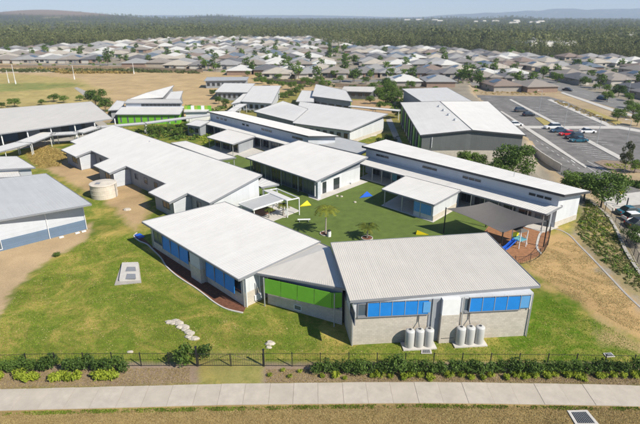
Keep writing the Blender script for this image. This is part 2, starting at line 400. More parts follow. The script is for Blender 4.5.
def ground_material():
    m = bpy.data.materials.new('ground_soil_and_grass'); m.use_nodes = True; n = m.node_tree; b = n.nodes['Principled BSDF']
    b.inputs['Roughness'].default_value = 0.95; b.inputs['Specular IOR Level'].default_value = 0.1
    a = n.nodes.new('ShaderNodeAttribute'); a.attribute_name = 'zone'
    tc = n.nodes.new('ShaderNodeTexCoord')
    def N(s, det=5, r=.6, dist=0.0):
        t = n.nodes.new('ShaderNodeTexNoise'); t.inputs['Scale'].default_value = s; t.inputs['Detail'].default_value = det; t.inputs['Roughness'].default_value = r
        t.inputs['Distortion'].default_value = dist
        n.links.new(tc.outputs['Object'], t.inputs['Vector']); return t.outputs['Fac']
    def MR(src, a0, a1, b0, b1):
        t = n.nodes.new('ShaderNodeMapRange'); n.links.new(src, t.inputs[0])
        for i, v in enumerate((a0, a1, b0, b1)): t.inputs[i + 1].default_value = v
        return t.outputs[0]
    def MUL(x, y):
        t = n.nodes.new('ShaderNodeMath'); t.operation = 'MULTIPLY'; n.links.new(x, t.inputs[0]); n.links.new(y, t.inputs[1]); return t.outputs[0]
    def MIX(f, x, y, ycol=None):
        t = n.nodes.new('ShaderNodeMix'); t.data_type = 'RGBA'; n.links.new(f, t.inputs[0]); n.links.new(x, t.inputs[6])
        if ycol: t.inputs[7].default_value = (*ycol, 1)
        else: n.links.new(y, t.inputs[7])
        return t.outputs[2]
    p1 = MR(N(0.19, 9, .74, .8), .46, .64, 0, .92)
    p2 = MR(N(1.1, 6, .7), .5, .72, 0, .5)
    mxx = n.nodes.new('ShaderNodeMath'); mxx.operation = 'MAXIMUM'; n.links.new(p1, mxx.inputs[0]); n.links.new(p2, mxx.inputs[1])
    f = MUL(mxx.outputs[0], a.outputs['Alpha'])
    c = MIX(f, a.outputs['Color'], None, (0.42, 0.315, 0.095))
    # deeper green tufts
    g = MUL(MR(N(.45, 7, .7, .3), .5, .68, 0, .62), a.outputs['Alpha'])
    c = MIX(g, c, None, (0.060, 0.112, 0.012))
    v = n.nodes.new('ShaderNodeVectorMath'); v.operation = 'SCALE'; n.links.new(c, v.inputs[0])
    v1 = MUL(MR(N(6.0, 6, .75), .25, .75, .72, 1.28), MR(N(0.11, 8, .7), .3, .7, .76, 1.24))
    n.links.new(v1, v.inputs['Scale']); n.links.new(v.outputs[0], b.inputs['Base Color'])
    bp = n.nodes.new('ShaderNodeBump'); bp.inputs['Strength'].default_value = .6; bp.inputs['Distance'].default_value = .08
    n.links.new(N(5.0, 8, .8), bp.inputs['Height']); n.links.new(bp.outputs[0], b.inputs['Normal'])
    return m
gm.materials.append(ground_material())
ground = bpy.data.objects.new('ground', gm); COL.objects.link(ground); tag(ground, kind='structure')
ROOTM['ground'] = Matrix.Identity(4)

# air: one closed box of even pale haze
hb = MB(); hb.hexa([(-14500, -90, -6), (14500, -90, -6), (14500, 14400, -6), (-14500, 14400, -6)], [(-14500, -90, 520), (14500, -90, 520), (14500, 14400, 520), (-14500, 14400, 520)])
hm = bpy.data.materials.new('haze_air'); hm.use_nodes = True; hn = hm.node_tree; hn.nodes.remove(hn.nodes['Principled BSDF'])
pv = hn.nodes.new('ShaderNodeVolumePrincipled'); pv.inputs['Color'].default_value = (0.66, 0.79, 1.0, 1); pv.inputs['Density'].default_value = 0.00012
hn.links.new(pv.outputs[0], hn.nodes['Material Output'].inputs['Volume'])
hb.build('haze', hm, None, kind='stuff')

def sheet(name, pts, m, z=None, off=0.02, thick=0.0, kind='structure', step=None):
    """flat or draped polygon laid on the terrain"""
    mb = MB(); n = len(pts)
    zs = [(hz(p[0], p[1]) if z is None else z) + off for p in pts]
    if thick: mb.prism([(p[0], p[1]) for p in pts], [q - thick for q in zs], zs)
    else: mb.prism([(p[0], p[1]) for p in pts], [q - 0.3 for q in zs], zs)
    return mb.build(name, m, None, kind=kind)
def ribbon(pts, wid, off, h=0.0, sub=1.0):
    """MB with a strip of constant width following the terrain (off above it)"""
    P = [Vector((p[0], p[1], 0)) for p in pts]; Q = []
    for a, b in zip(P[:-1], P[1:]):
        k = max(1, int((b - a).length / sub))
        for i in range(k): Q.append(a.lerp(b, i / k))
    Q.append(P[-1])
    mb = MB(); vs = []; fs = []
    for i, q in enumerate(Q):
        d = (Q[min(i + 1, len(Q) - 1)] - Q[max(i - 1, 0)]).normalized(); nn = Vector((-d.y, d.x, 0))
        for sgn in (-1, 1):
            e = q + nn * sgn * wid / 2; zz = hz(e.x, e.y) + off
            vs += [(e.x, e.y, zz), (e.x, e.y, zz - 0.35)]
    for i in range(len(Q) - 1):
        o = i * 4
        fs += [(o, o + 4, o + 6, o + 2)[::-1], (o, o + 1, o + 5, o + 4)[::-1], (o + 2, o + 6, o + 7, o + 3)[::-1]]
    fs += [(0, 2, 3, 1), (len(Q) * 4 - 4, len(Q) * 4 - 3, len(Q) * 4 - 1, len(Q) * 4 - 2)]
    mb.add(vs, fs)
    return mb
def smooth_line(pts, k=6):
    P = [Vector((p[0], p[1])) for p in pts]; P = [P[0] * 2 - P[1]] + P + [P[-1] * 2 - P[-2]]; o = []
    for i in range(1, len(P) - 2):
        for j in range(k):
            t = j / k; a, b, c, d = P[i - 1], P[i], P[i + 1], P[i + 2]
            o.append(0.5 * ((2 * b) + (c - a) * t + (2 * a - 5 * b + 4 * c - d) * t * t + (3 * b - a - 3 * c + d) * t ** 3))
    o.append(P[-2]); return o
def pxl(l, z=0): return [at(x, y, z) for x, y in l]

# ------------------------------------------------------------------ foreground path (slab by slab)
cl = smooth_line([at(x, y) for x, y in [(-110, 404), (0, 400), (110, 397.3), (220, 394.5), (320, 393.3), (420, 392.6), (530, 393.8), (640, 396), (750, 400)]], 12)
acc = []; cum = [0.0]
for a, b in zip(cl[:-1], cl[1:]): cum.append(cum[-1] + (b - a).length)
def alongp(s):
    s = min(max(s, 0), cum[-1]); i = max(0, min(len(cum) - 2, int(np.searchsorted(cum, s)) - 1))
    t = (s - cum[i]) / (cum[i + 1] - cum[i]); d = (cl[i + 1] - cl[i]).normalized()
    return cl[i].lerp(cl[i + 1], t), d
fp = thing('footpath', None, None, (0, 35, 0)); fp['kind'] = 'structure'
s0 = 0.0; k = 0
slabm = [mat('footpath_concrete_%d' % i, (0.44 + .004 * i, 0.395 + .004 * i, 0.335 + .004 * i), 0.88, 0.12, 0.9 + .2 * i, bump=0.15) for i in range(-2, 3)]
while s0 < cum[-1] - 0.5:
    s1 = s0 + 2.05 + 0.05 * ((k * 7) % 3)
    (a, da), (b, db) = alongp(s0 + 0.009), alongp(s1 - 0.009)
    na, nb = Vector((-da.y, da.x)), Vector((-db.y, db.x)); hw = 1.27
    q = [a - na * hw, b - nb * hw, b + nb * hw, a + na * hw]; e = 0.03
    zz = 0.06 + 0.008 * ((k * 13) % 5 - 2)
    m_ = MB(); m_.prism(q, -0.1, zz); m_.build('slab', slabm[(k * 3) % 5], fp)
    s0 = s1; k += 1

# ------------------------------------------------------------------ roof and facade tools
def lerp2(q, s, t):
    return (q[0] * (1 - s) + q[1] * s) * (1 - t) + (q[3] * (1 - s) + q[2] * s) * t
def roof_sheet(root, q, m, th=0.09, pitch=0.30, rib=0.045, fascia=0.22, fm=None, name='roof', edges=(0, 1, 2, 3)):
    """q: 4 world corners: 0-1 the low eave, 3-2 the high edge; ribs run from eave to high edge"""
    q = [Vector(p) for p in q]; Ln = (q[1] - q[0]).length; n = max(4, int(Ln / pitch))
    mb = MB(); up = Vector((0, 0, 1)); vs = []; prof = []
    for i in range(n):
        s = i / n; ds = 1.0 / n
        prof += [(s, 0), (s + ds * .70, 0), (s + ds * .78, rib), (s + ds * .92, rib)]
    prof.append((1.0, 0))
    for s, h in prof:
        for t in (0.0, 1.0): vs.append(lerp2(q, s, t) + up * h)
    fs = [(2 * i, 2 * i + 2, 2 * i + 3, 2 * i + 1) for i in range(len(prof) - 1)]
    mb.add(vs, fs)
    mb.hexa([p - up * th for p in q], [p - up * 0.004 for p in q])
    o = mb.build(name, m, root)
    # fascia boards round the edge
    fb = MB(); cen = (q[0] + q[1] + q[2] + q[3]) / 4
    for i in edges:
        a, b = q[i], q[(i + 1) % 4]; d = (b - a); d.z = 0; d.normalize(); nn = Vector((d.y, -d.x, 0))
        if nn.dot(cen - a) > 0: nn = -nn
        a2 = a + nn * 0.01; b2 = b + nn * 0.01
        w_ = 0.10 if i == 0 else 0.05
        top = 0.0 if i == 0 else 0.075
        A = [a2, b2, b2 + nn * w_, a2 + nn * w_]
        if (A[1] - A[0]).cross(A[2] - A[1]).z < 0: A = [A[1], A[0], A[3], A[2]]
        fb.hexa([p - up * fascia for p in A], [p + up * top for p in A])
    fb.build('fascia', fm or trim_grey, root)
    return o
def inset(q, e0, e1, e2, e3):
    """inset the quad's edges (0-1, 1-2, 2-3, 3-0) by metres; keeps roof-plane height"""
    L01 = (q[1] - q[0]).length; L12 = (q[2] - q[1]).length
    s0, s1 = e3 / L01, 1 - e1 / L01; t0, t1 = e0 / L12, 1 - e2 / L12
    return [lerp2(q, s0, t0), lerp2(q, s1, t0), lerp2(q, s1, t1), lerp2(q, s0, t1)]
def walls(root, q, m, drop=0.12, base=0.0, name='wall'):
    mb = MB(); mb.prism([(p.x, p.y) for p in q], base - 0.4, [p.z - drop for p in q]); return mb.build(name, m, root)
class Fac:
    """facade frame: a -> b left to right seen from outside"""
    def __init__(s, a, b):
        s.a = Vector((a[0], a[1], 0)); s.b = Vector((b[0], b[1], 0)); s.d = (s.b - s.a); s.L = s.d.length; s.d.normalize(); s.n = Vector((s.d.y, -s.d.x, 0))
    def p(s, u, o, z): return s.a + s.d * u + s.n * o + Vector((0, 0, z))
    def box(s, mb, u0, u1, o0, o1, z0, z1, z0b=None, z1b=None):
        z0b = z0 if z0b is None else z0b; z1b = z1 if z1b is None else z1b
        mb.hexa([s.p(u0, o1, z0), s.p(u1, o1, z0b), s.p(u1, o0, z0b), s.p(u0, o0, z0)], [s.p(u0, o1, z1), s.p(u1, o1, z1b), s.p(u1, o0, z1b), s.p(u0, o0, z1)]); return mb
    def part(s, root, name, m, *a, **k):
        mb = MB(); s.box(mb, *a, **k); return mb.build(name, m, root)
    def window(s, root, u0, u1, z0, z1, o=0.0, fr=None, gl=None, mull=0, ft=0.06, name='window'):
        fb = MB(); fr = fr or trim_grey
        s.box(fb, u0 - ft, u1 + ft, o, o + .07, z1, z1 + ft); s.box(fb, u0 - ft, u1 + ft, o, o + .09, z0 - ft, z0)
        s.box(fb, u0 - ft, u0, o, o + .07, z0, z1); s.box(fb, u1, u1 + ft, o, o + .07, z0, z1)
        for i in range(mull):
            x = u0 + (u1 - u0) * (i + 1) / (mull + 1); s.box(fb, x - .025, x + .025, o, o + .06, z0, z1)
        f = fb.build(name, fr, root)
        g = MB(); s.box(g, u0, u1, o, o + .02, z0, z1); g.build('pane', gl or glass, f)
        return f
def pipe(root, pts, r=0.05, m=None, name='downpipe'):
    mb = MB(); mb.tube(pts, r, 8); return mb.build(name, m or steel, root)

# ------------------------------------------------------------------ school block A (front right)
ZA, ZAb = 5.2, 5.55
RA = [at(350, 300.5, ZA), at(540, 285.5, ZA), at(487, 233, ZAb), at(331, 243, ZAb)]
a0, a1 = at(351, 345), at(526.5, 335.5)
dA = (a1 - a0).normalized(); nA = Vector((dA.y, -dA.x, 0)); angA = math.atan2(dA.y, dA.x)
A = thing('classroom_block', 'ribbed grey roof block with two rows of bright blue screens on its block front', 'building', a0, angA, 'school buildings')
roof_sheet(A, RA, pale_roof, fm=trim_grey, pitch=0.22, rib=0.020)
FA = Fac(a0, a1)
dep = 17.0
# back corners from the roof
wb = [a0, a1, Vector((RA[2].x, RA[2].y, 0)) - dA * 1.2, Vector((RA[3].x, RA[3].y, 0)) + dA * 0.25]
wb[2] += nA * .8; wb[3] += nA * .8
mb = MB(); mb.prism([p[:2] for p in wb], -0.4, 3.15); mb.build('block_wall', block, A)
wi = [wb[0] + (-nA + dA) * 0.03, wb[1] + (-nA - dA) * 0.03, wb[2] + (nA - dA) * .03, wb[3] + (nA + dA) * .03]
mb = MB(); mb.prism([p[:2] for p in wi], 3.15, [4.95, 4.95, 5.3, 5.3]); mb.build('upper_wall', panel_white, A)
LA = FA.L
def ax(px):  # facade metre from photo column at eave height
    return (at(px, 302 - (px - 351) * 0.082, 4.6) - a0).dot(dA)
pier0, pier1 = ax(436.5), ax(456)
for (x0, x1, nm, m_) in [(357.5, 365.5, 'louvre', trim_grey)] : 
    FA.window(A, ax(x0), ax(x1), 3.35, 4.6, gl=glass2)
FA.window(A, ax(366.5), ax(427), 3.35, 4.72, gl=glass, mull=5)
xs = [366.5, 378.5, 390.5, 403, 415.5, 426]
for i in range(5):
    FA.part(A, 'shade_screen', blue, ax(xs[i]) + .03, ax(xs[i + 1]) - .03, .13, .17, 3.28, 4.72)
FA.part(A, 'screen_return', blue_l, ax(420.5), ax(427.5), .19, .22, 3.45, 4.62)
FA.part(A, 'sill_rail', trim_grey, ax(357), ax(427), 0.06, .2, 3.18, 3.26)
for x in xs: FA.part(A, 'screen_bracket', steel, ax(x) - .022, ax(x) + .022, 0.0, .2, 3.26, 4.80)
FA.window(A, ax(461), ax(465), 3.35, 4.65, gl=glass2)
FA.window(A, ax(466), ax(521), 3.35, 4.72, gl=glass, mull=5)
xs = [465.5, 477.5, 489, 501, 513.5]
for i in range(4):
    FA.part(A, 'shade_screen', blue, ax(xs[i]) + .03, ax(xs[i + 1]) - .03, .13, .17, 3.28, 4.72)
FA.part(A, 'shade_screen', blue_l, ax(513.5) + .05, ax(522.5), .13, .17, 3.40, 4.72)['label'] = 'paler translucent end screen'
for x in xs + [522.5]: FA.part(A, 'screen_bracket', steel, ax(x) - .022, ax(x) + .022, 0.0, .2, 3.26, 4.80)
FA.part(A, 'sill_rail', trim_grey, ax(461), ax(515), 0.06, .2, 3.18, 3.26)
# central pier
FA.part(A, 'pier', block, pier0 + .15, pier1 - .05, -0.05, .5, -.3, 3.2)
FA.part(A, 'pier_cladding', white_paint, pier0 + .18, pier1 - .08, -0.05, .47, 3.2, 4.92)
FA.part(A, 'pier_recess_panel', clad_grey, pier0 - 1.0, pier0 + .13, 0.0, 0.06, 0, 4.8)
for u in (0.08, ax(430), ax(459.5), LA - 0.12):
    pipe(A, [FA.p(u, .12, 4.9), FA.p(u, .12, 0.0)], .055)
pipe(A, [FA.p(ax(440), .53, .6), FA.p(ax(452), .53, .6)], .02, black, 'conduit')
# side wall (left, shaded): a window strip and pipes
FAs = Fac(wb[3], wb[0])
for u in (2.0, 6.0, 10.5): FAs.window(A, u, u + 2.2, 3.4, 4.7)
FAr = Fac(wb[1], wb[2])
for u in (1.5, 5.5, 9.5): FAr.window(A, u, u + 2.4, 1.2, 2.6)

# rainwater tanks
def tank_group(px0, px1, pyb, label):
    c0 = (at(px0, pyb) + at(px1, pyb)) / 2
    u = (c0 - a0).dot(dA)
    t = thing('tank_slab', 'thin white slab under the ' + label, 'slab', FA.p(u, .75, 0), angA, 'tank slabs')
    FA.part(t, 'slab', concrete, u - 1.65, u + 1.65, .1, 1.4, 0, .12)
    for i in range(3):
        uu = u + (i - 1) * 0.95
        c = FA.p(uu, .78, .12)
        g = thing('water_tank', ['left', 'middle', 'right'][i] + ' tall round grey water tank of the ' + label, 'water tank', c, angA, 'slimline rainwater tanks')
        mb = MB(); hh = 1.85
        prof = [(0.44, 0), (.455, .04), (.455, .6), (.455, 1.2), (.455, hh - .14), (.44, hh - .07), (.38, hh - .02), (.2, hh + .03), (.01, hh + .04)]
        n = 20; vs = []; fs = []
        for r_, z_ in prof:
            for k_ in range(n):
                a_ = 2 * math.pi * k_ / n; vs.append((c.x + r_ * math.cos(a_), c.y + r_ * math.sin(a_), c.z + z_))
        for j in range(len(prof) - 1):
            for k_ in range(n): fs.append((j * n + k_, j * n + (k_ + 1) % n, (j + 1) * n + (k_ + 1) % n, (j + 1) * n + k_))
        mb.add(vs, fs); mb.build('tank_shell', tankm, g, smooth=True)
        mb = MB(); mb.tube([c + Vector((0, 0, hh + .02)), c + Vector((0, 0, hh + .1))], .13, 10); mb.build('lid', dark_trim, g)
    # inlet pipe lives on the middle tank
    mb = MB(); mb.tube([FA.p(u, .5, 2.05), FA.p(u, .1, 2.4), FA.p(u, .06, 4.6)], .045, 8); mb.build('inlet_pipe', dark_trim, g)
tank_group(405, 431, 345, 'left tank trio on the blue screened block')
tank_group(455, 481, 342, 'right tank trio on the blue screened block')

# ------------------------------------------------------------------ block B (long white roof, front left)
ZB, ZBb = 3.9, 4.35
RB = [at(142.3, 221.6, ZB), at(239.3, 279.4, ZB), at(320.4, 241.6, ZBb), at(224.8, 202, ZBb)]
WB = inset(RB, .8, .25, .5, .6)
angB = math.atan2((WB[1] - WB[0]).y, (WB[1] - WB[0]).x)
B = thing('classroom_block', 'white roofed block with six blue screens along its shaded side above red mulch', 'building', Vector((WB[1].x, WB[1].y, 0)), angB, 'school buildings')
roof_sheet(B, RB, white_roof, pitch=.33, rib=.018)
mb = MB(); mb.prism([p[:2] for p in WB], -.4, 1.75); mb.build('block_wall', block, B)
Wi = inset(WB, .03, .03, .03, .03)
mb = MB(); mb.prism([p[:2] for p in Wi], 1.75, [p.z - .12 for p in Wi]); mb.build('upper_wall', panel_white, B)
FB = Fac(WB[0], WB[1])
def bx(px, py): return (at(px, py, 2.6) - FB.a).dot(FB.d)
for g0, g1, yy0, yy1 in [(158.5, 183.5, 241, 257), (201, 231.5, 268, 285)]:
    u0, u1 = bx(g0, yy0), bx(g1, yy1)
    FB.window(B, u0, u1 + .7, 1.5, 3.45, mull=4)
    for i in range(3):
        a_, b_ = u0 + (u1 - u0) * i / 3, u0 + (u1 - u0) * (i + 1) / 3
        mb = MB()
        # screens hang from the eave line and lean out a little
        mb.hexa([FB.p(a_ + .04, .52, 1.35), FB.p(b_ - .04, .52, 1.35), FB.p(b_ - .04, .46, 1.35), FB.p(a_ + .04, .46, 1.35)],
                [FB.p(a_ + .04, .40, 3.35), FB.p(b_ - .04, .40, 3.35), FB.p(b_ - .04, .34, 3.35), FB.p(a_ + .04, .34, 3.35)])
        mb.build('shade_screen', blue, B)
        FB.part(B, 'screen_bracket', trim_grey, a_ - .025, a_ + .025, 0, .56, 1.28, 3.4)
um = (bx(183.5, 257) + bx(201, 268)) / 2
FB.part(B, 'bay', block, um - 1.15, um + 1.15, 0, .75, -.3, 1.9)
FB.part(B, 'bay_cladding', clad_white, um - 1.12, um + 1.12, 0, .72, 1.9, 3.55)
FB.window(B, 0.6, 3.0, 1.2, 2.9, gl=glass2, mull=1)
for u in (0.1, um + 1.3, FB.L - .1): pipe(B, [FB.p(u, .1, 3.6), FB.p(u, .1, 0)], .05)
FBe = Fac(WB[1], WB[2])
pipe(B, [FBe.p(.12, .1, 3.7), FBe.p(.12, .1, 0)], .06, white_paint)
pipe(B, [FBe.p(2.0, .1, 3.7), FBe.p(2.0, .1, 0.9)], .05, white_paint)
FBe.part(B, 'meter_box', white_paint, 1.2, 2.2, 0, .16, .35, 1.0)
FBb = Fac(WB[2], WB[3])
for u in (2, 6, 10, 14, 18): FBb.window(B, u, u + 2.2, 1.0, 2.6)

# ------------------------------------------------------------------ link between A and B
ZL0, ZL1 = 4.15, 4.3
RL = [at(256, 272.6, 3.85), at(346, 288.4, 4.55), at(330, 247.5, 4.75), at(317, 242, 4.1)]
WL = [at(268, 303.4), at(342, 325), Vector((RL[2].x, RL[2].y, 0)), Vector((RL[3].x, RL[3].y, 0))]
Lk = thing('link_building', 'fan shaped pale roofed link with a green screen joining the two front blocks', 'building', WL[0], math.atan2((WL[1] - WL[0]).y, (WL[1] - WL[0]).x), 'school buildings')
roof_sheet(Lk, RL, pale_roof, pitch=.24, rib=.02)
mb = MB(); mb.prism([p[:2] for p in WL], -.4, [1.55, 1.7, 1.7, 1.6]); mb.build('block_wall', block, Lk)
WLi = [WL[0].lerp(WL[2], .004), WL[1].lerp(WL[3], .004), WL[2], WL[3]]
mb = MB(); mb.prism([p[:2] for p in WLi], [1.55, 1.7, 1.7, 1.6], [3.65, 4.3, 4.5, 3.9]); mb.build('upper_wall', clad_grey, Lk)
FL = Fac(WL[0], WL[1])
n_ = 4; L_ = FL.L
FL.window(Lk, .2, L_ - .4, 1.9, 3.4, gl=glass, mull=5)
for i in range(n_):
    u0 = .05 + (L_ - 1.0) * i / n_; u1 = .05 + (L_ - 1.0) * (i + 1) / n_
    t0 = 3.45 + .45 * u0 / L_; t1 = 3.45 + .45 * u1 / L_
    mb = MB()
    mb.hexa([FL.p(u0 + .03, .62, t0 - 1.75), FL.p(u1 - .03, .62, t1 - 1.75), FL.p(u1 - .03, .57, t1 - 1.75), FL.p(u0 + .03, .57, t0 - 1.75)],
            [FL.p(u0 + .03, .52, t0), FL.p(u1 - .03, .52, t1), FL.p(u1 - .03, .47, t1), FL.p(u0 + .03, .47, t0)])
    mb.build('shade_screen', green, Lk)
    FL.part(Lk, 'screen_bracket', trim_grey, u0 - .03, u0 + .03, 0, .66, t0 - 1.85, t0 - 1.78)
mb = MB(); e = L_ - .95
mb.hexa([FL.p(e, .60, 2.1), FL.p(e + .9, .05, 2.15), FL.p(e + .9, 0, 2.15), FL.p(e, .55, 2.1)], [FL.p(e, .50, 3.85), FL.p(e + .9, .05, 3.9), FL.p(e + .9, 0, 3.9), FL.p(e, .45, 3.85)])
mb.build('screen_return', green, Lk)
FL.window(Lk, L_ * .38, L_ * .38 + .8, .35, .85, fr=white_paint, gl=glass2, name='hatch')
for u in (0.0, L_ - .6): FL.part(Lk, 'post', steel, u - .05, u + .05, .6, .7, 0, 3.6 + .4 * u / L_)

# ------------------------------------------------------------------ block L (long roof with stepped bays, left centre)
def zmix(a, b, t): return a + (b - a) * t
LA0 = [at(113, 125, 6.1), at(262, 175, 5.9)]          # high edge
root = at(206.3, 204, 0)
Lb = thing('classroom_block', 'very long white roofed block with stepped bays beside the round tank', 'building', Vector((root.x, root.y, 0)), angB, 'school buildings')
# three roof strips : [low corner pixels]
low = [[(64.5, 148, 3.5), (91.5, 163.3, 3.5)], [(96, 175 - 10.5, 3.9), (136, 170.3, 3.9)]]
hi0, hi1 = LA0
dU = (hi1 - hi0); dU.z = 0; Lhi = dU.length; dU.normalize(); nU = Vector((dU.y, -dU.x, 0))
def Lpt(px, py, z):
    p = at(px, py, z); return (p - hi0).dot(dU), (p - hi0).dot(nU)
# strip boundaries along the high edge; bays reach further out
inn = [Lpt(*p, 3.75) for p in [(69, 139.6), (77, 143.8), (91.3, 151.2), (109.3, 158.5), (125.4, 166), (166.2, 183.1), (185.2, 193.2), (206.3, 202.2)]]
byo = [Lpt(*p, 3.35) for p in [(63.8, 148.8), (77, 155.2), (94.3, 164), (109.3, 172), (148, 190.6), (167.2, 200.8)]]
def zL_(u, o): return 6.1 - .2 * u / Lhi - SLP * o
def Lroof(u0, u1, outm, zlow):
    P_ = lambda u, o: Vector((*(hi0 + dU * u + nU * o)[:2], zL_(u, o)))
    q = [P_(u0, outm), P_(u1, outm), P_(u1, 0), P_(u0, 0)]
    ed = [0, 2] + ([1] if u1 > Lhi - .1 else []) + ([3] if u0 < .1 else [])
    roof_sheet(Lb, q, white_roof, pitch=.36, rib=.022, edges=ed)
    if outm > OUT + .5:
        up = Vector((0, 0, 1))
        for u, sg in ((u0, -1), (u1, 1)):
            a_, b_ = P_(u, outm + .1), P_(u, OUT); n_ = dU * sg * .05
            A_ = [a_, b_, b_ + n_, a_ + n_]
            if (A_[1] - A_[0]).cross(A_[2] - A_[1]).z < 0: A_ = [A_[1], A_[0], A_[3], A_[2]]
            fb = MB(); fb.hexa([p - up * .28 for p in A_], [p + up * .075 for p in A_]); fb.build('fascia', trim_grey, Lb)
    return q
OUT = sum(p[1] for p in inn) / len(inn); BAY = sum(p[1] for p in byo) / len(byo)
SLP = (6.0 - 3.75) / OUT; zb_ = 6.0 - SLP * BAY; sl_ = SLP
uc = [0.0, (inn[1][0] + byo[0][0]) / 2, (inn[2][0] + byo[1][0]) / 2, (inn[3][0] + byo[2][0]) / 2, (inn[4][0] + byo[3][0]) / 2, (byo[4][0] + inn[5][0]) / 2, (byo[5][0] + inn[6][0]) / 2, Lhi]
cuts = [(uc[k_], uc[k_ + 1], BAY if k_ % 2 else OUT, 0) for k_ in range(7)]

for c in cuts: Lroof(*c)
wo = 0.7
mb = MB(); P = lambda u, o: (hi0 + dU * u + nU * o)[:2]
mb.prism([P(.5, OUT - wo), P(Lhi - .4, OUT - wo), P(Lhi - .4, .5), P(.5, .5)], -.4, [3.75 + sl_ * wo - .12] * 2 + [5.75] * 2); mb.build('wall', clad_grey, Lb)
for (u0, u1, o_, z_), kk in zip([cuts[1], cuts[3], cuts[5]], range(3)):
    mb = MB(); mb.prism([P(u0 + .5, BAY - .7), P(u1 - .35, BAY - .7), P(u1 - .35, OUT - wo - .03), P(u0 + .5, OUT - wo - .03)], -.4, [zb_ + sl_ * .7 - .12] * 2 + [3.75 + sl_ * wo - .15] * 2); mb.build('bay_wall', clad_grey, Lb)
    fb_ = Fac(P(u0 + .5, BAY - .7), P(u1 - .35, BAY - .7))
    fb_.window(Lb, fb_.L * .45, fb_.L * .8, 1.1, 2.2, mull=1)
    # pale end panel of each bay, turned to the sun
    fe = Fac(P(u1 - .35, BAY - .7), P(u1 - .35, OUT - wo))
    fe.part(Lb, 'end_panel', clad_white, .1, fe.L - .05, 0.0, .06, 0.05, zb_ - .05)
    pipe(Lb, [fe.p(.05, .12, zb_ - .1), fe.p(.05, .12, 0)], .05, white_paint)
for (u0, u1, o_, z_) in [cuts[2], cuts[4], cuts[6]]:
    ff = Fac(P(u0, OUT - wo), P(u1, OUT - wo))
    nw = max(1, int(ff.L / 3.0))
    for i in range(nw):
        c_ = ff.L * (i + .5) / nw + .3
        ff.window(Lb, c_ - .55, c_ + .55, 1.5, 2.5, mull=1)
fe = Fac(P(Lhi - .4, OUT - wo), P(Lhi - .4, .5))
mb = MB(); mb.hexa([fe.p(.1, .06, 0), fe.p(fe.L, .06, 0), fe.p(fe.L, 0, 0), fe.p(.1, 0, 0)], [fe.p(.1, .06, 3.75), fe.p(fe.L, .06, 5.65), fe.p(fe.L, 0, 5.65), fe.p(.1, 0, 3.75)])
mb.build('end_panel', panel_white, Lb)
fk = Fac(P(Lhi - .4, .5), P(.5, .5))
for i in range(12): fk.window(Lb, 2 + i * 4, 4.2 + i * 4, 1.0, 2.6)
for px, py in [(150, 144), (229, 166)]:
    c = at(px, py, 5.2); mb = MB(); mb.tube([c, c + Vector((0, 0, .55))], .09, 8); mb.tube([c + Vector((0, 0, .55)), c + Vector((0, 0, .63))], .17, 8); mb.build('roof_vent', steel, Lb)

# ------------------------------------------------------------------ block K (front left, cool grey roof, blue band)
RK = [at(-80, 234, 4.6), at(91.3, 204, 4.6), at(46, 173.7, 5.4), at(-75, 187, 5.4)]
WK = [at(-78, 271.5), at(87.5, 229), None, None]
dK = (WK[1] - WK[0]).normalized(); nK = Vector((dK.y, -dK.x, 0))
WK[2] = Vector((RK[2].x, RK[2].y, 0)) - dK * .8 + nK * .6; WK[3] = Vector((RK[3].x, RK[3].y, 0)) + nK * .6
K = thing('classroom_block', 'cool grey roofed block with slate blue band on its wall at the left edge', 'building', WK[1], math.atan2(dK.y, dK.x), 'school buildings')
roof_sheet(K, RK, cool_roof, pitch=.4, rib=.014)
mb = MB(); mb.prism([p[:2] for p in WK], -.4, 1.55); mb.build('band_wall', blue_band, K)
WKi = [WK[0] - nK * .03 + dK * .03, WK[1] - nK * .03 - dK * .03, WK[2] + nK * .03 - dK * .03, WK[3] + nK * .03]
mb = MB(); mb.prism([p[:2] for p in WKi], 1.55, [4.45, 4.45, 5.2, 5.2]); mb.build('upper_wall', clad_white, K)
FK = Fac(WK[0], WK[1])
def kx(px, py, z=1.0): return (at(px, py, z) - FK.a).dot(FK.d)
FK.window(K, kx(-30, 250), kx(-6, 246), 1.2, 3.3, gl=glass2, mull=2)
FK.window(K, kx(-3, 246), kx(1.5, 245), .3, 2.6, fr=white_paint, gl=glass2)
for u in (FK.L - .1, FK.L * .74): pipe(K, [FK.p(u, .1, 4.4), FK.p(u, .1, 0)], .05, white_paint)
for px_, u in ((60, kx(60, 236, 0)), (76, kx(76, 232, 0)), (82, kx(82, 230, 0))):
    s_ = thing('splash_block', 'small white concrete block on the dirt %s of the slate blue wall' % ('at the middle' if px_ == 60 else 'near the corner' if px_ == 76 else 'at the very corner'), 'concrete block', FK.p(u, .7, 0), angA)
    FK.part(s_, 'block', white_paint, u - .3, u + .3, .5, .85, 0, .14)
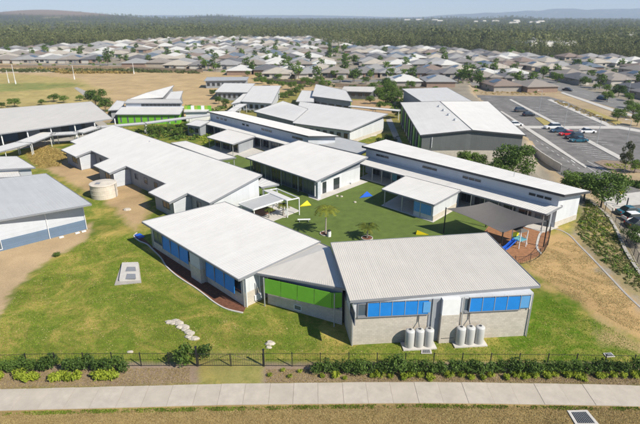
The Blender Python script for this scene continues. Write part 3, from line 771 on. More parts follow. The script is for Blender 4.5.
# K2, white roofs behind it
RK2 = [at(-60, 186, 3.6), at(21, 176.5, 3.6), at(34, 166, 4.1), at(-50, 172, 4.1)]
K2 = thing('classroom_block', 'low white roofed building showing behind the cool grey roof at the left edge', 'building', Vector((RK2[1].x, RK2[1].y, 0)), 0, 'school buildings')
roof_sheet(K2, [at(-60, 180, 3.4), at(21, 176.5, 3.4), at(15, 165.5, 3.9), at(-60, 170, 3.9)], white_roof, pitch=.4, rib=.02)
q2 = [at(-60, 172, 4.3), at(35, 167.5, 4.3), at(17, 156.5, 4.7), at(-60, 158, 4.7)]
roof_sheet(K2, q2, white_roof, pitch=.4, rib=.02)
walls(K2, inset(q2, .5, .6, .5, .5), clad_white, .15)
walls(K2, inset([at(-60, 180, 3.4), at(21, 176.5, 3.4), at(15, 165.5, 3.9), at(-60, 170, 3.9)], .5, .6, .5, .5), clad_white, .15)
wq = inset(q2, .5, .6, .5, .5); f_ = Fac(wq[1], wq[2]); f_.window(K2, 1, 3, 1, 2.2)

# concrete rain tank
tc_ = at(105, 196); tk = thing('concrete_tank', 'large round cream concrete tank standing on the lawn', 'water tank', tc_, 0)
mb = MB(); n = 40; rr = 2.25; hh = 2.35
prof = [(rr, 0), (rr, .75), (rr + .04, .8), (rr, .85), (rr, 1.55), (rr + .04, 1.6), (rr, 1.65), (rr, hh), (rr + .07, hh), (rr + .07, hh + .13), (rr - .1, hh + .2), (0.02, hh + .42)]
vs = []; fs = []
for r_, z_ in prof:
    for k_ in range(n): a_ = 2 * math.pi * k_ / n; vs.append((tc_.x + r_ * math.cos(a_), tc_.y + r_ * math.sin(a_), z_))
for j in range(len(prof) - 1):
    for k_ in range(n): fs.append((j * n + k_, j * n + (k_ + 1) % n, (j + 1) * n + (k_ + 1) % n, (j + 1) * n + k_))
mb.add(vs, fs); mb.build('tank_shell', tankc, tk)
mb = MB(); mb.box((tc_.x - .5, tc_.y - .9, hh + .22), (.8, .8, .16)); mb.build('hatch', trim_grey, tk)
pipe(tk, [tc_ + Vector((rr + .1, -.5, 0)), tc_ + Vector((rr + .1, -.5, hh + .1))], .05, steel)

# ------------------------------------------------------------------ block C (courtyard hall, white roof)
RC = [at(246, 157.6, 3.5), at(316.3, 181.3, 3.5), at(368, 157, 5.0), at(299, 140.5, 5.0)]
C = thing('courtyard_block', 'square white roofed block with a dark glazed side facing the artificial turf', 'building', Vector((RC[1].x, RC[1].y, 0)), angB, 'school buildings')
roof_sheet(C, RC, white_roof, pitch=.36, rib=.022)
WC = inset(RC, 1.1, 1.6, .6, .6)
WC_e = inset(RC, .5, .4, .6, .6)
walls(C, WC, clad_grey, .12)
FC = Fac(WC[0], WC[1])
nb_ = 6
for i in range(nb_):
    u0 = FC.L * i / nb_ + .15; u1 = FC.L * (i + 1) / nb_ - .15
    FC.window(C, u0, u1, .15, 2.9, gl=glass2 if i % 2 else glass, mull=2)
pe = Fac(WC_e[0], WC_e[1])
for i in range(5):
    u = .2 + (pe.L - .4) * i / 4; zt = 3.35
    pe.part(C, 'post', steel, u - .07, u + .07, -.1, .04, 0, zt)
f_ = Fac(WC[1], WC[2])
f_.part(C, 'end_panel', panel_white, .0, f_.L, .0, .05, 0.02, 2.75)
f_.part(C, 'door', glass, 2.0, 3.0, .05, .1, 0.02, 2.2)
f_.part(C, 'door', glass, 5.0, 6.6, .05, .1, 0.02, 2.2)
mb = MB()
cw = Fac(WC_e[1], WC_e[2]); cw.box(mb, 0.0, .8, -.05, .25, 0, 3.3); mb.build('corner_wall', clad_white, C)
sheet('courtyard_paving', [RC[1] + (RC[0] - RC[1]).normalized() * 2, RC[1] + Vector((.3, -.3, 0)), RC[2] + Vector((.2, 0, 0)), RC[3]], concrete, z=0, off=.05)
# turf sheets
sheet('artificial_turf', pxl([(205, 212), (262, 162), (316, 196), (398, 163), (440, 205), (520, 214), (478, 262), (330, 262)]), turfm, z=0, off=.025)
sheet('artificial_turf', pxl([(196, 168), (222, 152), (262, 152), (275, 172), (262, 186), (235, 182)]), turfm, z=0, off=.03)

# ------------------------------------------------------------------ block D (right, clerestory)
Z1 = 5.6; Z2 = 4.9
RD = [at(362, 146.2, Z1), at(564.6, 195.3, Z1), at(590.5, 191.3, Z2), at(386, 139.5, Z2)]
# the high edge faces the courtyard: sheet order low edge first = back edge
D = thing('classroom_block', 'long white clerestory block with slots and low veranda roof right of the turf', 'building', Vector((RD[1].x, RD[1].y, 0)), angB, 'school buildings')
roof_sheet(D, [RD[2], RD[3], RD[0], RD[1]], white_roof, pitch=.36, rib=.022, fm=dark_trim, fascia=.3)
WD = inset(RD, .55, 1.0, .6, .6)
walls(D, WD, clad_white, .2)
FD = Fac(WD[0], WD[1])
def dx(px, py): return (at(px, py, 4.6) - FD.a).dot(FD.d)
for p in [(368, 155.5), (372.5, 156.5), (377, 157.5), (418, 166.5), (423, 167.6), (428, 168.8), (458, 177), (464.5, 178.5), (471, 180), (526, 193.5), (534, 195.4), (542, 197.4)]:
    u = dx(*p); FD.window(D, u, u + 1.0, 4.15, 4.5, ft=.04)
# low roof
zl0, zl1 = 3.0, 3.5
q1 = [at(360, 163.6, zl0), at(547, 214.3, zl0), at(562.5, 206, zl1), at(374, 155.0, zl1)]
roof_sheet(D, q1, white_roof, pitch=.36, rib=.022, name='veranda_roof')
# protruding wing roof
q3 = [at(382, 189, 3.0), at(434.5, 204.8, 3.0), at(461, 190.4, 3.06), at(406, 176.0, 3.06)]
roof_sheet(D, q3, white_roof, pitch=.36, rib=.022, name='wing_roof')
wq = inset(q3, .3, .3, -.2, 6.5)
walls(D, wq, panel_white, .12, name='wing_wall')
ff = Fac(wq[0], wq[1]); ff.part(D, 'teal_wall_panel', blue_l, .05, ff.L * .9, 0, .05, .9, 2.5)
fe = Fac(wq[1], wq[2]); fe.part(D, 'block_base', block, 0, fe.L - .5, 0, .08, 0, .9)
# veranda wall under the low roof
qv = inset(q1, 2.6, .8, .15, .6)
walls(D, qv, clad_grey, .12, name='veranda_wall')
fv = Fac(qv[0], qv[1])
for i in range(14):
    u0 = fv.L * i / 14 + .3; u1 = fv.L * (i + 1) / 14 - .3
    fv.window(D, u0, u1, .2, 2.4, gl=[glass, glass2, glass][i % 3], mull=1)
fv.part(D, 'teal_wall_panel', teal_panel, fv.L * .15, fv.L * .17 + .6, .08, .12, .1, 2.6)
pq = inset(q1, .35, .3, .3, .3); pf = Fac(pq[0], pq[1])
for i in range(16):
    u = .3 + (pf.L - .6) * i / 15; pf.part(D, 'post', steel, u - .06, u + .06, -.06, .06, 0, 2.95)
pq = inset(q3, .3, .3, .3, .3); pf = Fac(pq[0], pq[1])
for i in range(3): u = .2 + (pf.L - 2.6) * i / 2; pf.part(D, 'post', steel, u - .08, u + .08, -.06, .06, 0, 2.9)
fe = Fac(WD[1], WD[2])
mb = MB(); fe.box(mb, 0, fe.L, 0, .05, 0.9, Z1 - .35, None, Z2 - .35); mb.build('end_panel', panel_white, D)
fe.part(D, 'block_base', block, 0, fe.L, 0, .1, -1.4, .9)
sheet('veranda_slab', [Vector((p.x, p.y, 0)) for p in q1], concrete, z=0, off=.07)
sheet('veranda_slab', [Vector((p.x, p.y, 0)) for p in q3], concrete, z=0, off=.08)
mb = MB(); c = at(513.8, 177, 5.2)
mb.tube([c, c + Vector((0, 0, .9))], .05, 6); mb.build('roof_vent', steel, D)
# grey covered way roof between C and D
q = [at(316, 143.5, 3.1), at(361, 154, 3.1), at(375, 146, 3.1), at(337, 136.8, 3.1)]
cg = thing('covered_way', 'flat grey roofed covered way between the square block and the long clerestory block', 'covered way', Vector((q[0].x, q[0].y, 0)), angB)
roof_sheet(cg, q, grey_roof, pitch=.5, rib=.03)
iq = inset(q, .4, .4, .4, .4)
for p in iq: mb = MB(); mb.box((p.x, p.y, 0), (.14, .14, 3.0), angB); mb.build('post', steel, cg)

# ------------------------------------------------------------------ block E (behind C, clerestory)
RE = [at(207, 111.6, 5.4), at(308.5, 136.4, 5.4), at(340, 136.4, 4.6), at(232, 111.2, 4.6)]
E_ = thing('classroom_block', 'long white clerestory block with a square veranda roof, behind the turf block', 'building', Vector((RE[1].x, RE[1].y, 0)), angB, 'school buildings')
roof_sheet(E_, [RE[2], RE[3], RE[0], RE[1]], white_roof, pitch=.4, rib=.022, fm=dark_trim)
WE = inset(RE, .5, .8, .6, .6); walls(E_, WE, clad_white, .2)
FE = Fac(WE[0], WE[1])
for p in [(214, 117.7), (218, 118.7), (222, 119.6), (241, 124), (245, 125), (261, 128.8), (265, 129.7), (268.5, 130.6), (293, 136.3), (297, 137.2), (300.5, 138)]:
    u = (at(p[0], p[1], 4.3) - FE.a).dot(FE.d); FE.window(E_, u, u + 1.1, 4.0, 4.4, ft=.04)
q1 = [at(198, 122, 2.8), at(288, 145.2, 2.8), at(303, 141.5, 3.3), at(213, 119.6, 3.3)]
roof_sheet(E_, q1, white_roof, pitch=.4, rib=.022, name='veranda_roof')
q3 = [at(207, 137.2, 2.8), at(233, 144.4, 2.8), at(255.5, 136.4, 2.85), at(228, 129.4, 2.85)]
roof_sheet(E_, q3, white_roof, pitch=.4, rib=.022, name='wing_roof')
qv = inset(q1, 2.2, .6, .15, .6); walls(E_, qv, clad_grey, .12, name='veranda_wall')
fv = Fac(qv[0], qv[1])
for i in range(12):
    u0 = fv.L * i / 12 + .4; u1 = fv.L * (i + 1) / 12 - .4; fv.window(E_, u0, u1, .2, 2.3, gl=[glass, glass2][i % 2], mull=1)
for qq, nn_ in ((q1, 12), (q3, 3)):
    pq = inset(qq, .3, .3, .3, .3); pf = Fac(pq[0], pq[1])
    for i in range(nn_): u = .2 + (pf.L - .4) * i / (nn_ - 1); pf.part(E_, 'post', steel, u - .07, u + .07, -.06, .06, 0, 2.75)
wq = inset(q3, 2.5, .5, -.2, .5); walls(E_, wq, clad_grey, .12, name='wing_wall')
ff = Fac(wq[0], wq[1])
for i in range(3): ff.window(E_, ff.L * i / 3 + .3, ff.L * (i + 1) / 3 - .3, .2, 2.3, mull=1)
sheet('veranda_slab', [Vector((p.x, p.y, 0)) for p in q1], concrete, z=0, off=.07)
sheet('veranda_slab', [Vector((p.x, p.y, 0)) for p in q3], concrete, z=0, off=.08)
sheet('courtyard_paving', pxl([(232, 153), (250, 147), (268, 153), (250, 160)]), concrete, z=0, off=.06)
# small low white roof between L and E
q = [at(171, 143, 3.0), at(219, 160, 3.0), at(236, 157.5, 3.3), at(186, 141, 3.3)]
o_ = thing('covered_way', 'narrow white roofed covered way tucked behind the very long stepped block', 'covered way', Vector((q[0].x, q[0].y, 0)), angB)
roof_sheet(o_, q, white_roof, pitch=.5, rib=.03)
for p in inset(q, .3, .3, .3, .3): mb = MB(); mb.box((p.x, p.y, 0), (.14, .14, 3.0), angB); mb.build('post', steel, o_)
q = [at(197, 190, 3.2), at(255, 204, 3.2), at(275, 196.5, 3.3), at(262, 186, 3.3)]
# low white awning at the corner of L
q = [at(256, 184, 2.9), at(262, 187.5, 2.9), at(279, 184.5, 3.0), at(262, 178, 3.0)]
o_ = thing('awning', 'small white awning roof off the near end of the very long stepped block', 'awning', Vector((q[0].x, q[0].y, 0)), angB)
roof_sheet(o_, q, white_roof, pitch=.5, rib=.03)
for p in inset(q, .25, .25, .25, .25): mb = MB(); mb.box((p.x, p.y, 0), (.12, .12, 2.8), angB); mb.build('post', steel, o_)

# ------------------------------------------------------------------ generic smaller school buildings behind
def small_block(label, q, wm, rm=None, ov=.6, sides=True, wn=6, gl=None, cat='building', name='classroom_block', wz=(1.0, 2.3), extra=None, pitch=.5):
    t = thing(name, label, cat, Vector((q[1].x, q[1].y, 0)), math.atan2((q[1] - q[0]).y, (q[1] - q[0]).x), 'school buildings')
    roof_sheet(t, q, rm or white_roof, pitch=pitch, rib=.02)
    wq = inset(q, ov, ov, ov, ov); walls(t, wq, wm, .15)
    f1 = Fac(wq[0], wq[1])
    for i in range(wn):
        u0 = f1.L * i / wn + .5; u1 = f1.L * (i + 1) / wn - .5
        if u1 > u0 + .3: f1.window(t, u0, u1, *wz, gl=gl)
    return t, f1, Fac(wq[1], wq[2])
# F: two-part white roof
tF, f1, f2 = small_block('wide white roofed block behind the clerestory block with a pale gable end', [at(293, 123, 3.6), at(350.5, 130.8, 3.6), at(388, 114, 5.2), at(300, 101.5, 5.2)], clad_white, wn=8, wz=(.4, 2.6))
f2.part(tF, 'end_panel', panel_white, 0, f2.L, 0, .05, .9, 3.2); f2.part(tF, 'block_base', block, 0, f2.L, 0, .08, 0, .9)
q = [at(254, 111.4, 3.8), at(294, 121.3, 3.8), at(308, 109, 4.9), at(283, 101.2, 4.9)]
roof_sheet(tF, q, white_roof, pitch=.5, rib=.02, name='left_roof'); wq = inset(q, .6, .3, .3, .6); walls(tF, wq, clad_grey, .15, name='left_wall')
f_ = Fac(wq[0], wq[1])
for i in range(5): f_.window(tF, f_.L * i / 5 + .5, f_.L * (i + 1) / 5 - .5, .4, 2.4)
q = [at(352, 139.5, 0), at(376, 136, 0), at(384, 128, 0), at(372, 123, 0)]
sheet('courtyard_paving', q, concrete, z=0, off=.05)
for px, py in [(376, 134), (383, 131)]:
    mb = MB(); c = at(px, py); mb.box((c.x, c.y, 0), (.16, .16, 3.2)); mb.build('post', white_paint, tF)
# J : white skillion with wing
small_block('white skillion roofed block behind with a low grey wall and a green box beside it', [at(312, 96, 4.2), at(352.5, 101.5, 4.2), at(346, 90.5, 5.6), at(316, 84.2, 5.6)], clad_grey, wn=5)
small_block('narrow white roof wing at the left of the white skillion block', [at(296, 101.5, 3.2), at(314, 102, 3.2), at(314, 91, 4.0), at(302, 90.5, 4.0)], clad_grey, wn=2)
gb = thing('storage_box', 'bright green box cabin between the white roofs behind', 'cabin', at(344, 107.5), angB)
mb = MB(); mb.box((gb.location.x, gb.location.y, 0), (4.2, 3.0, 2.9), .3); mb.build('box_wall', green, gb)
mb = MB(); mb.box((gb.location.x, gb.location.y, 2.9), (4.5, 3.3, .18), .3); mb.build('box_roof', lime, gb)
mb = MB(); mb.box((gb.location.x - .4, gb.location.y - 1.62, .3), (1.2, .1, 2.0), .3); mb.build('door', glass2, gb)
# N, M, I
small_block('white roofed block with a yellow lawn at its right and a charcoal wall below', [at(241, 101.5, 3.2), at(272, 103.5, 3.2), at(281, 85.8, 4.6), at(253, 86, 4.6)], clad_white, wn=5)
small_block('white roofed block beside the dirt field in front of the small grey roofed one', [at(215, 92, 3.2), at(248, 92.5, 3.2), at(255, 83.6, 4.2), at(224, 83.2, 4.2)], clad_grey, wn=6)
t_, f1, _ = small_block('small grey roofed long cabin alone in the dirt field', [at(204, 80.8, 3.4), at(247, 80.2, 3.4), at(249, 77, 3.9), at(207, 77.3, 3.9)], clad_grey, grey_roof, wn=8)
small_block('low white wing roof left of the yellow lawn block', [at(231, 104, 3.0), at(243, 101.5, 3.0), at(252, 93, 3.4), at(243, 94, 3.4)], clad_white, wn=3)
small_block('dark low cabin with pale flat roof between the back fence and the white skillion block', [at(341, 91, 3.0), at(372, 92, 3.0), at(378, 87, 3.4), at(344, 86.5, 3.4)], render_grey, pale_roof, wn=4)
# G green building
tG, f1, f2 = small_block('white roofed block with bright green front wall and lime panels', [at(115, 114.3, 3.0), at(180, 114.3, 3.0), at(185, 106.3, 3.7), at(122, 106.3, 3.7)], green, wn=0, ov=.5)
for i in range(9): f1.window(tG, f1.L * i / 9 + .8, f1.L * (i + 1) / 9 - .9, .5, 2.2, gl=glass2)
q = [at(124, 105.2, 4.6), at(182, 105.2, 4.6), at(190, 100.3, 4.3), at(128, 100.3, 4.3)]
wq = [at(125, 106, 3.0), at(182, 106, 3.0)]
roof_sheet(tG, [Vector((p.x, p.y, z)) for p, z in zip([at(124, 103, 5.0), at(183, 103, 5.0), at(180, 99.3, 4.6), at(128, 99.3, 4.6)], (5, 5, 4.6, 4.6))], pale_roof, pitch=.5, rib=.03, name='upper_roof')
wq = inset([at(124, 103, 5.0), at(183, 103, 5.0), at(180, 99.3, 4.6), at(128, 99.3, 4.6)], .4, .4, .3, .4); walls(tG, wq, clad_white, .15, name='upper_wall')
fu = Fac(wq[0], wq[1])
for i in range(10): fu.window(tG, fu.L * (.28 + .07 * i), fu.L * (.28 + .07 * i) + 1.1, 4.0, 4.6, ft=.03)
small_block('tilted white skillion roof rising behind the green walled block', [at(128, 99.5, 3.6), at(163, 97.5, 3.6), at(174, 85.5, 5.4), at(146, 93, 5.0)], clad_grey, wn=3)
small_block('second white skillion roof right of the tilted one behind the green walled block', [at(165, 99.5, 3.4), at(180, 99.5, 3.4), at(183, 91, 4.4), at(171, 92, 4.4)], clad_grey, wn=2)
small_block('small white roofs at the left end of the green walled block', [at(108, 110.3, 3.2), at(121, 109.5, 3.2), at(125, 101.5, 3.9), at(117, 100.5, 3.9)], clad_grey, wn=2)
tP, f1, _ = small_block('low pale roofed wing with striped lime and white panels right of the green block', [at(184, 112, 3.2), at(208, 111.6, 3.2), at(211, 106.8, 3.6), at(185, 106.8, 3.6)], white_paint, wn=0, ov=.4)
q = inset([at(184, 106.5, 4.4), at(211, 106.5, 4.4), at(213, 101.5, 4.8), at(185, 101.5, 4.8)], 1.0, 0, 0, 0)
fu = Fac(q[0], q[1])
for i in range(8): fu.part(tP, 'wall_panel', [lime, white_paint, green][(i * 2) % 3], fu.L * i / 8, fu.L * (i + 1) / 8 - .05, 0, .3, 2.8, 4.5)
# ground cover of low planting near it; curved green paths come with gardens

# left shed H
RH = [at(-60, 142, 4.2), at(112.4, 118.6, 4.2), at(91.3, 101.7, 5.0), at(-60, 113.5, 5.0)]
Hs = thing('covered_court', 'very wide pale grey roofed open shed on white posts beside the oval', 'shed', Vector((RH[1].x, RH[1].y, 0)), 0, 'school buildings')
roof_sheet(Hs, RH, pale_roof, pitch=.5, rib=.02)
iq = inset(RH, .5, .5, .5, .5); fh = Fac(iq[0], iq[1]); fbk = Fac(iq[2], iq[3])
for px in (-12, 14, 38, 63, 84, 106):
    u = (at(px, 131 - (px - 14) * .09, 2) - fh.a).dot(fh.d); fh.part(Hs, 'post', white_paint, u - .12, u + .12, -.12, .12, 0, 4.0)
for i in range(7): u = fbk.L * i / 6.2 + .4; fbk.part(Hs, 'post', white_paint, u - .12, u + .12, -.12, .12, 0, 4.8)
wq = inset(RH, 9, 6, .6, 1); walls(Hs, wq, render_grey, .5, name='rear_wall')
f_ = Fac(wq[0], wq[1])
for i in range(6): f_.part(Hs, 'roller_door', [clad_white, trim_grey, blue_band][i % 3], f_.L * i / 6 + 1, f_.L * (i + 1) / 6 - 1, 0, .06, 0, 2.8)
sheet('court_slab', [Vector((p.x, p.y, 0)) for p in inset(RH, -.5, -1, 0, 0)], concrete_w, z=0, off=.05)

# covered walkways
def walkway(label, pl, wd, z=2.9, m=None, name='covered_walkway', grp='covered walkways'):
    t = thing(name, label, 'walkway roof', Vector((*at(*pl[0], z)[:2], 0)), 0, grp)
    P = [at(x, y, z) for x, y in pl]
    for a, b in zip(P[:-1], P[1:]):
        d = (b - a).normalized(); n_ = Vector((d.y, -d.x, 0)) * wd / 2
        roof_sheet(t, [a + n_, b + n_, b - n_, a - n_], m or white_roof, pitch=.6, rib=.03, fascia=.22, name='walkway_roof')
        k_ = max(1, int((b - a).length / 6))
        for i in range(k_ + 1):
            c = a.lerp(b, i / k_)
            for s_ in (-1, 1):
                e = c + n_ * s_ * .85; mb = MB(); mb.box((e.x, e.y, 0), (.12, .12, z - .1)); mb.build('post', white_paint, t)
    return t
walkway('white roofed walkway running down from the left edge below the shed', [(-30, 157), (24, 142.5), (50, 132.5)], 4.2)
walkway('short walkway roof linking the left walkway to the long thin one', [(51, 134), (78, 132.5), (97, 126.8)], 3.0)
walkway('long thin white walkway roof in front of the green walled block', [(97, 127), (145, 123), (211, 114.5)], 2.2)
walkway('thin white walkway roof between the white skillion block and the gym', [(350, 106), (400, 110.5)], 2.4)
walkway('short white walkway roof right of the garden by the clerestory block', [(222, 118), (236, 108), (243, 104)], 2.6)
small_block('low dark fronted block with a white roof facing the planted garden', [at(186, 124.5, 3.0), at(200, 126.5, 3.0), at(210, 121.3, 3.2), at(196, 120, 3.2)], clad_grey, wn=2, ov=.3)

# ------------------------------------------------------------------ gym (big hall with gable)
ZE, ZR = 6.4, 7.4
rgf = at(472.5, 130.2, ZR); lf = at(420.5, 135.3, ZE); rf = at(526, 135.3, ZE)
lb = at(400.5, 102.5, ZE); rb = at(488, 101.5, ZE); rgb_ = at(440, 101.5, ZR)
gdir = Vector(((lb - lf).x, (lb - lf).y, 0)).normalized()
GY = thing('gymnasium', 'big white gable roofed hall with dark grey front wall and four roof vents', 'building', Vector((lf.x, lf.y, 0)), math.atan2(gdir.y, gdir.x) - math.pi / 2, 'school buildings')
roof_sheet(GY, [lb, lf, rgf, rgb_], white_roof, pitch=.5, rib=.022, fm=dark_trim)
roof_sheet(GY, [rf, rb, rgb_, rgf], white_roof, pitch=.5, rib=.022, fm=dark_trim)
gi = .45
poly = [lf + Vector((gi, gi, 0)), rgf + Vector((0, gi, 0)), rf + Vector((-gi, gi, 0)), rb + Vector((-gi, -gi, 0)), rgb_ + Vector((0, -gi, 0)), lb + Vector((gi, -gi, 0))]
mb = MB(); mb.prism([p[:2] for p in poly], 2.85, [ZE - .12, ZR - .12, ZE - .12, ZE - .12, ZR - .12, ZE - .12]); mb.build('upper_wall', render_grey, GY)
poly2 = [p + Vector(((.0), 0, 0)) for p in poly]
cen = sum(poly, Vector()) / 6; poly2 = [cen + (p - cen) * 1.006 for p in poly]
mb = MB(); mb.prism([p[:2] for p in poly2], -1.8, 2.85); mb.build('block_wall', block, GY)
fl_ = Fac(poly[5], poly[0])
for i in range(9):
    u = fl_.L * (i + .1) / 9; fl_.part(GY, 'wall_panel', green if i % 2 == 0 else render_grey, u, u + fl_.L / 9 * .8, .08, .16, 1.0, 5.6)
for i in range(10): u = fl_.L * i / 9.2; fl_.part(GY, 'mullion', dark_trim, u - .08, u + .08, .08, .3, 0, 6.0)
ffr = Fac(poly[0], poly[2])
pipe(GY, [ffr.p(2.2, .1, 5.9), ffr.p(2.2, .1, 3.6)], .06, white_paint)
for px, py in [(439, 108), (443.5, 112), (448.5, 116.6), (455, 121.8)]:
    c = at(px, py, 6.95); mb = MB(); mb.tube([c - Vector((0, 0, .1)), c + Vector((0, 0, .35))], .35, 10); mb.tube([c + Vector((0, 0, .35)), c + Vector((0, 0, .75))], [.5, .3], 10); mb.build('roof_vent', steel, GY, smooth=False)
q = [at(404, 92, 5.2), at(479, 104, 5.2), at(448, 86.8, 5.9), at(403, 90, 5.9)]
small_block('wide white roofed annex joined behind the big gable hall', [at(425, 104, 5.2), at(478, 104.5, 5.2), at(447, 87.6, 5.3), at(402, 89, 5.3)], clad_grey, wn=0)
sheet('gym_path', pxl([(386, 120), (391, 118), (409, 158), (403, 160)]), concrete_w, z=0, off=.05)

# ------------------------------------------------------------------ courtyard pavilion
q = [at(239, 203.3, 2.7), at(253.5, 209.3, 2.7), at(287.5, 198.3, 2.9), at(273, 192.6, 2.9)]
pv_ = thing('pavilion', 'small grey roofed shelter with white posts over a timber deck on the turf', 'shelter', Vector((q[1].x, q[1].y, 0)), angB)
roof_sheet(pv_, q, grey_roof, pitch=.4, rib=.03, fm=white_paint, fascia=.2)
for p in inset(q, .25, .25, .25, .25): mb = MB(); mb.box((p.x, p.y, 0), (.12, .12, 2.7), angB); mb.build('post', white_paint, pv_)
fr = pxl([(264, 190.5), (277, 188.8), (299, 198), (287, 200.5)], 2.95)
mb = MB()
for i in range(4):
    a_, b_ = fr[i], fr[(i + 1) % 4]; mb.tube([a_, b_], .1, 6)
mb.build('frame_beam', white_paint, pv_)
mb = MB(); mb.hexa([fr[0] + Vector((0, 0, .03)), fr[3] + Vector((0, 0, .03)), fr[3].lerp(fr[2], .45) + Vector((0, 0, .03)), fr[0].lerp(fr[1], .45) + Vector((0, 0, .03))][::1],
                   [fr[0] + Vector((0, 0, .1)), fr[3] + Vector((0, 0, .1)), fr[3].lerp(fr[2], .45) + Vector((0, 0, .1)), fr[0].lerp(fr[1], .45) + Vector((0, 0, .1))]); mb.build('side_roof', white_roof, pv_)
for p in fr: mb = MB(); mb.box((p.x, p.y, 0), (.12, .12, 2.95), angB); mb.build('post', white_paint, pv_)
mb = MB(); mb.prism([p[:2] for p in pxl([(250, 213.5), (281, 203), (299.5, 211.3), (272, 222)])], 0, .14); mb.build('slab', concrete, pv_)
mb = MB(); mb.prism([p[:2] for p in pxl([(252, 213.3), (267, 207.5), (276, 211.5), (262, 217)])], .14, .19); mb.build('deck', timber, pv_)

# ------------------------------------------------------------------ mulch beds, edging, playground
edge = [(137, 233), (134, 236.5), (139, 241), (147, 244.5), (153, 250), (161, 258), (166, 266), (175, 274.5), (185, 281.5), (196, 288.5), (206, 296), (215, 303), (226, 309), (240, 312.5), (243, 313)]
el = smooth_line(pxl(edge), 5)
wl = [WB[1] + (WB[0] - WB[1]) * t for t in (0, .5, 1)]
sheet('mulch_bed', [Vector((p.x, p.y, 0)) for p in el] + [Vector((w_.x, w_.y, 0)) for w_ in wl], mulch, z=0, off=.03)
ed = ribbon(el, .16, .10, sub=.5).build('garden_edging', concrete, None); tag(ed, 'curving pale concrete edging of the red mulch bed', 'edging'); recentre(ed, (el[0].x, el[0].y, 0))
bs = thing('sandpit_lid', 'small bright blue slab at the far tip of the mulch bed', 'slab', at(138.5, 238), angB)
c = at(139.5, 236.5); mb = MB(); mb.box((c.x, c.y, .04), (1.5, .9, .16), angB, .92); mb.build('slab', bluep, bs)
# playground
pg = [(470, 262), (520, 262), (536, 256), (546, 246), (549, 236), (546, 224), (520, 212), (480, 206), (448, 214), (462, 240)]
sheet('playground_softfall', pxl([(484, 232), (500, 262), (522, 263), (538, 256), (547, 246), (549.5, 236), (549, 226), (520, 219), (495, 218)]), soft, z=0, off=.045)
rp = ribbon(smooth_line(pxl([(549, 229), (558, 229.5), (569, 234.8), (580, 246), (592, 258), (610, 277), (628, 296), (650, 316), (680, 342)]), 5), .26, .04, sub=.8).build('concrete_drain', concrete_w, None, kind='structure')
rp2 = ribbon(smooth_line(pxl([(549, 229), (541, 233), (538, 240), (537, 248), (541, 254)]), 5), .3, .09, sub=.4).build('concrete_kerb', concrete, None, kind='structure')
def sail(label, cs, sagz, m):
    t = thing('shade_sail', label, 'shade sail', Vector((*cs[0][:2], 0)), 0)
    n = 12; mb = MB(); vs = []; vs2 = []; cc = sum(cs, Vector()) / 4
    for j in range(n + 1):
        for i in range(n + 1):
            s_, t_ = i / n, j / n; p = lerp2(cs, s_, t_)
            e = 1 - .10 * (4 * s_ * (1 - s_) * abs(2 * t_ - 1) ** 2 + 4 * t_ * (1 - t_) * abs(2 * s_ - 1) ** 2)
            p = cc + (p - cc) * e; p.z = lerp2(cs, s_, t_).z - sagz * 16 * s_ * (1 - s_) * t_ * (1 - t_)
            vs.append(p); vs2.append(p - Vector((0, 0, .02)))
    fs = []; N2 = (n + 1) ** 2
    for j in range(n):
        for i in range(n):
            a_ = j * (n + 1) + i; fs.append((a_, a_ + 1, a_ + n + 2, a_ + n + 1)); fs.append((a_ + N2, a_ + n + 1 + N2, a_ + n + 2 + N2, a_ + 1 + N2))
    mb.add(vs + vs2, fs); mb.build('sail_cloth', m, t, smooth=True)
    for c in cs:
        mb = MB(); mb.tube([Vector((c.x, c.y, -.1)), Vector((c.x, c.y, c.z + .15))], .09, 8); mb.build('post', black, t)
    return t
sail('large charcoal shade sail stretched over the playground', [at(446, 208.5, 3.9), at(503, 233, 3.2), at(548, 221.5, 3.9), at(489, 201.5, 4.2)], .9, sailm)
# pool style fence round the playground
def picket_fence(label, pts, h=1.2, sp=.28, name='playground_fence', m=None, ps=2.4, rt=.02, cat='fence'):
    pts = [Vector((p[0], p[1], 0)) for p in pts]
    t = thing(name, label, cat, Vector((*pts[0][:2], hz(pts[0].x, pts[0].y))), 0)
    rail = MB(); pk = MB(); m = m or black
    for a, b in zip(pts[:-1], pts[1:]):
        za, zb = hz(a.x, a.y), hz(b.x, b.y); L = (b - a).length
        for zz in (.12, h - .08): rail.tube([Vector((a.x, a.y, za + zz)), Vector((b.x, b.y, zb + zz))], rt, 4)
        k_ = max(1, int(L / sp))
        for i in range(k_):
            c = a.lerp(b, i / k_); z_ = za + (zb - za) * i / k_; pk.box((c.x, c.y, z_ + .08), (.02, .02, h - .1))
    rail.build('rail', m, t); pk.build('picket', m, t, kind='stuff')
    L = 0; nxt = 0
    for a, b in zip(pts[:-1], pts[1:]):
        l = (b - a).length
        while nxt <= L + l:
            c = a.lerp(b, (nxt - L) / l); mb = MB(); z_ = hz(c.x, c.y); mb.box((c.x, c.y, z_ - .1), (.06, .06, h + .2)); mb.build('post', m, t); nxt += ps
        L += l
    return t
picket_fence('black picket fence curving round the playground', smooth_line(pxl([(486, 238), (498, 260), (508, 264), (524, 264), (538, 258), (547, 247), (549.5, 236), (549, 230)]), 4))
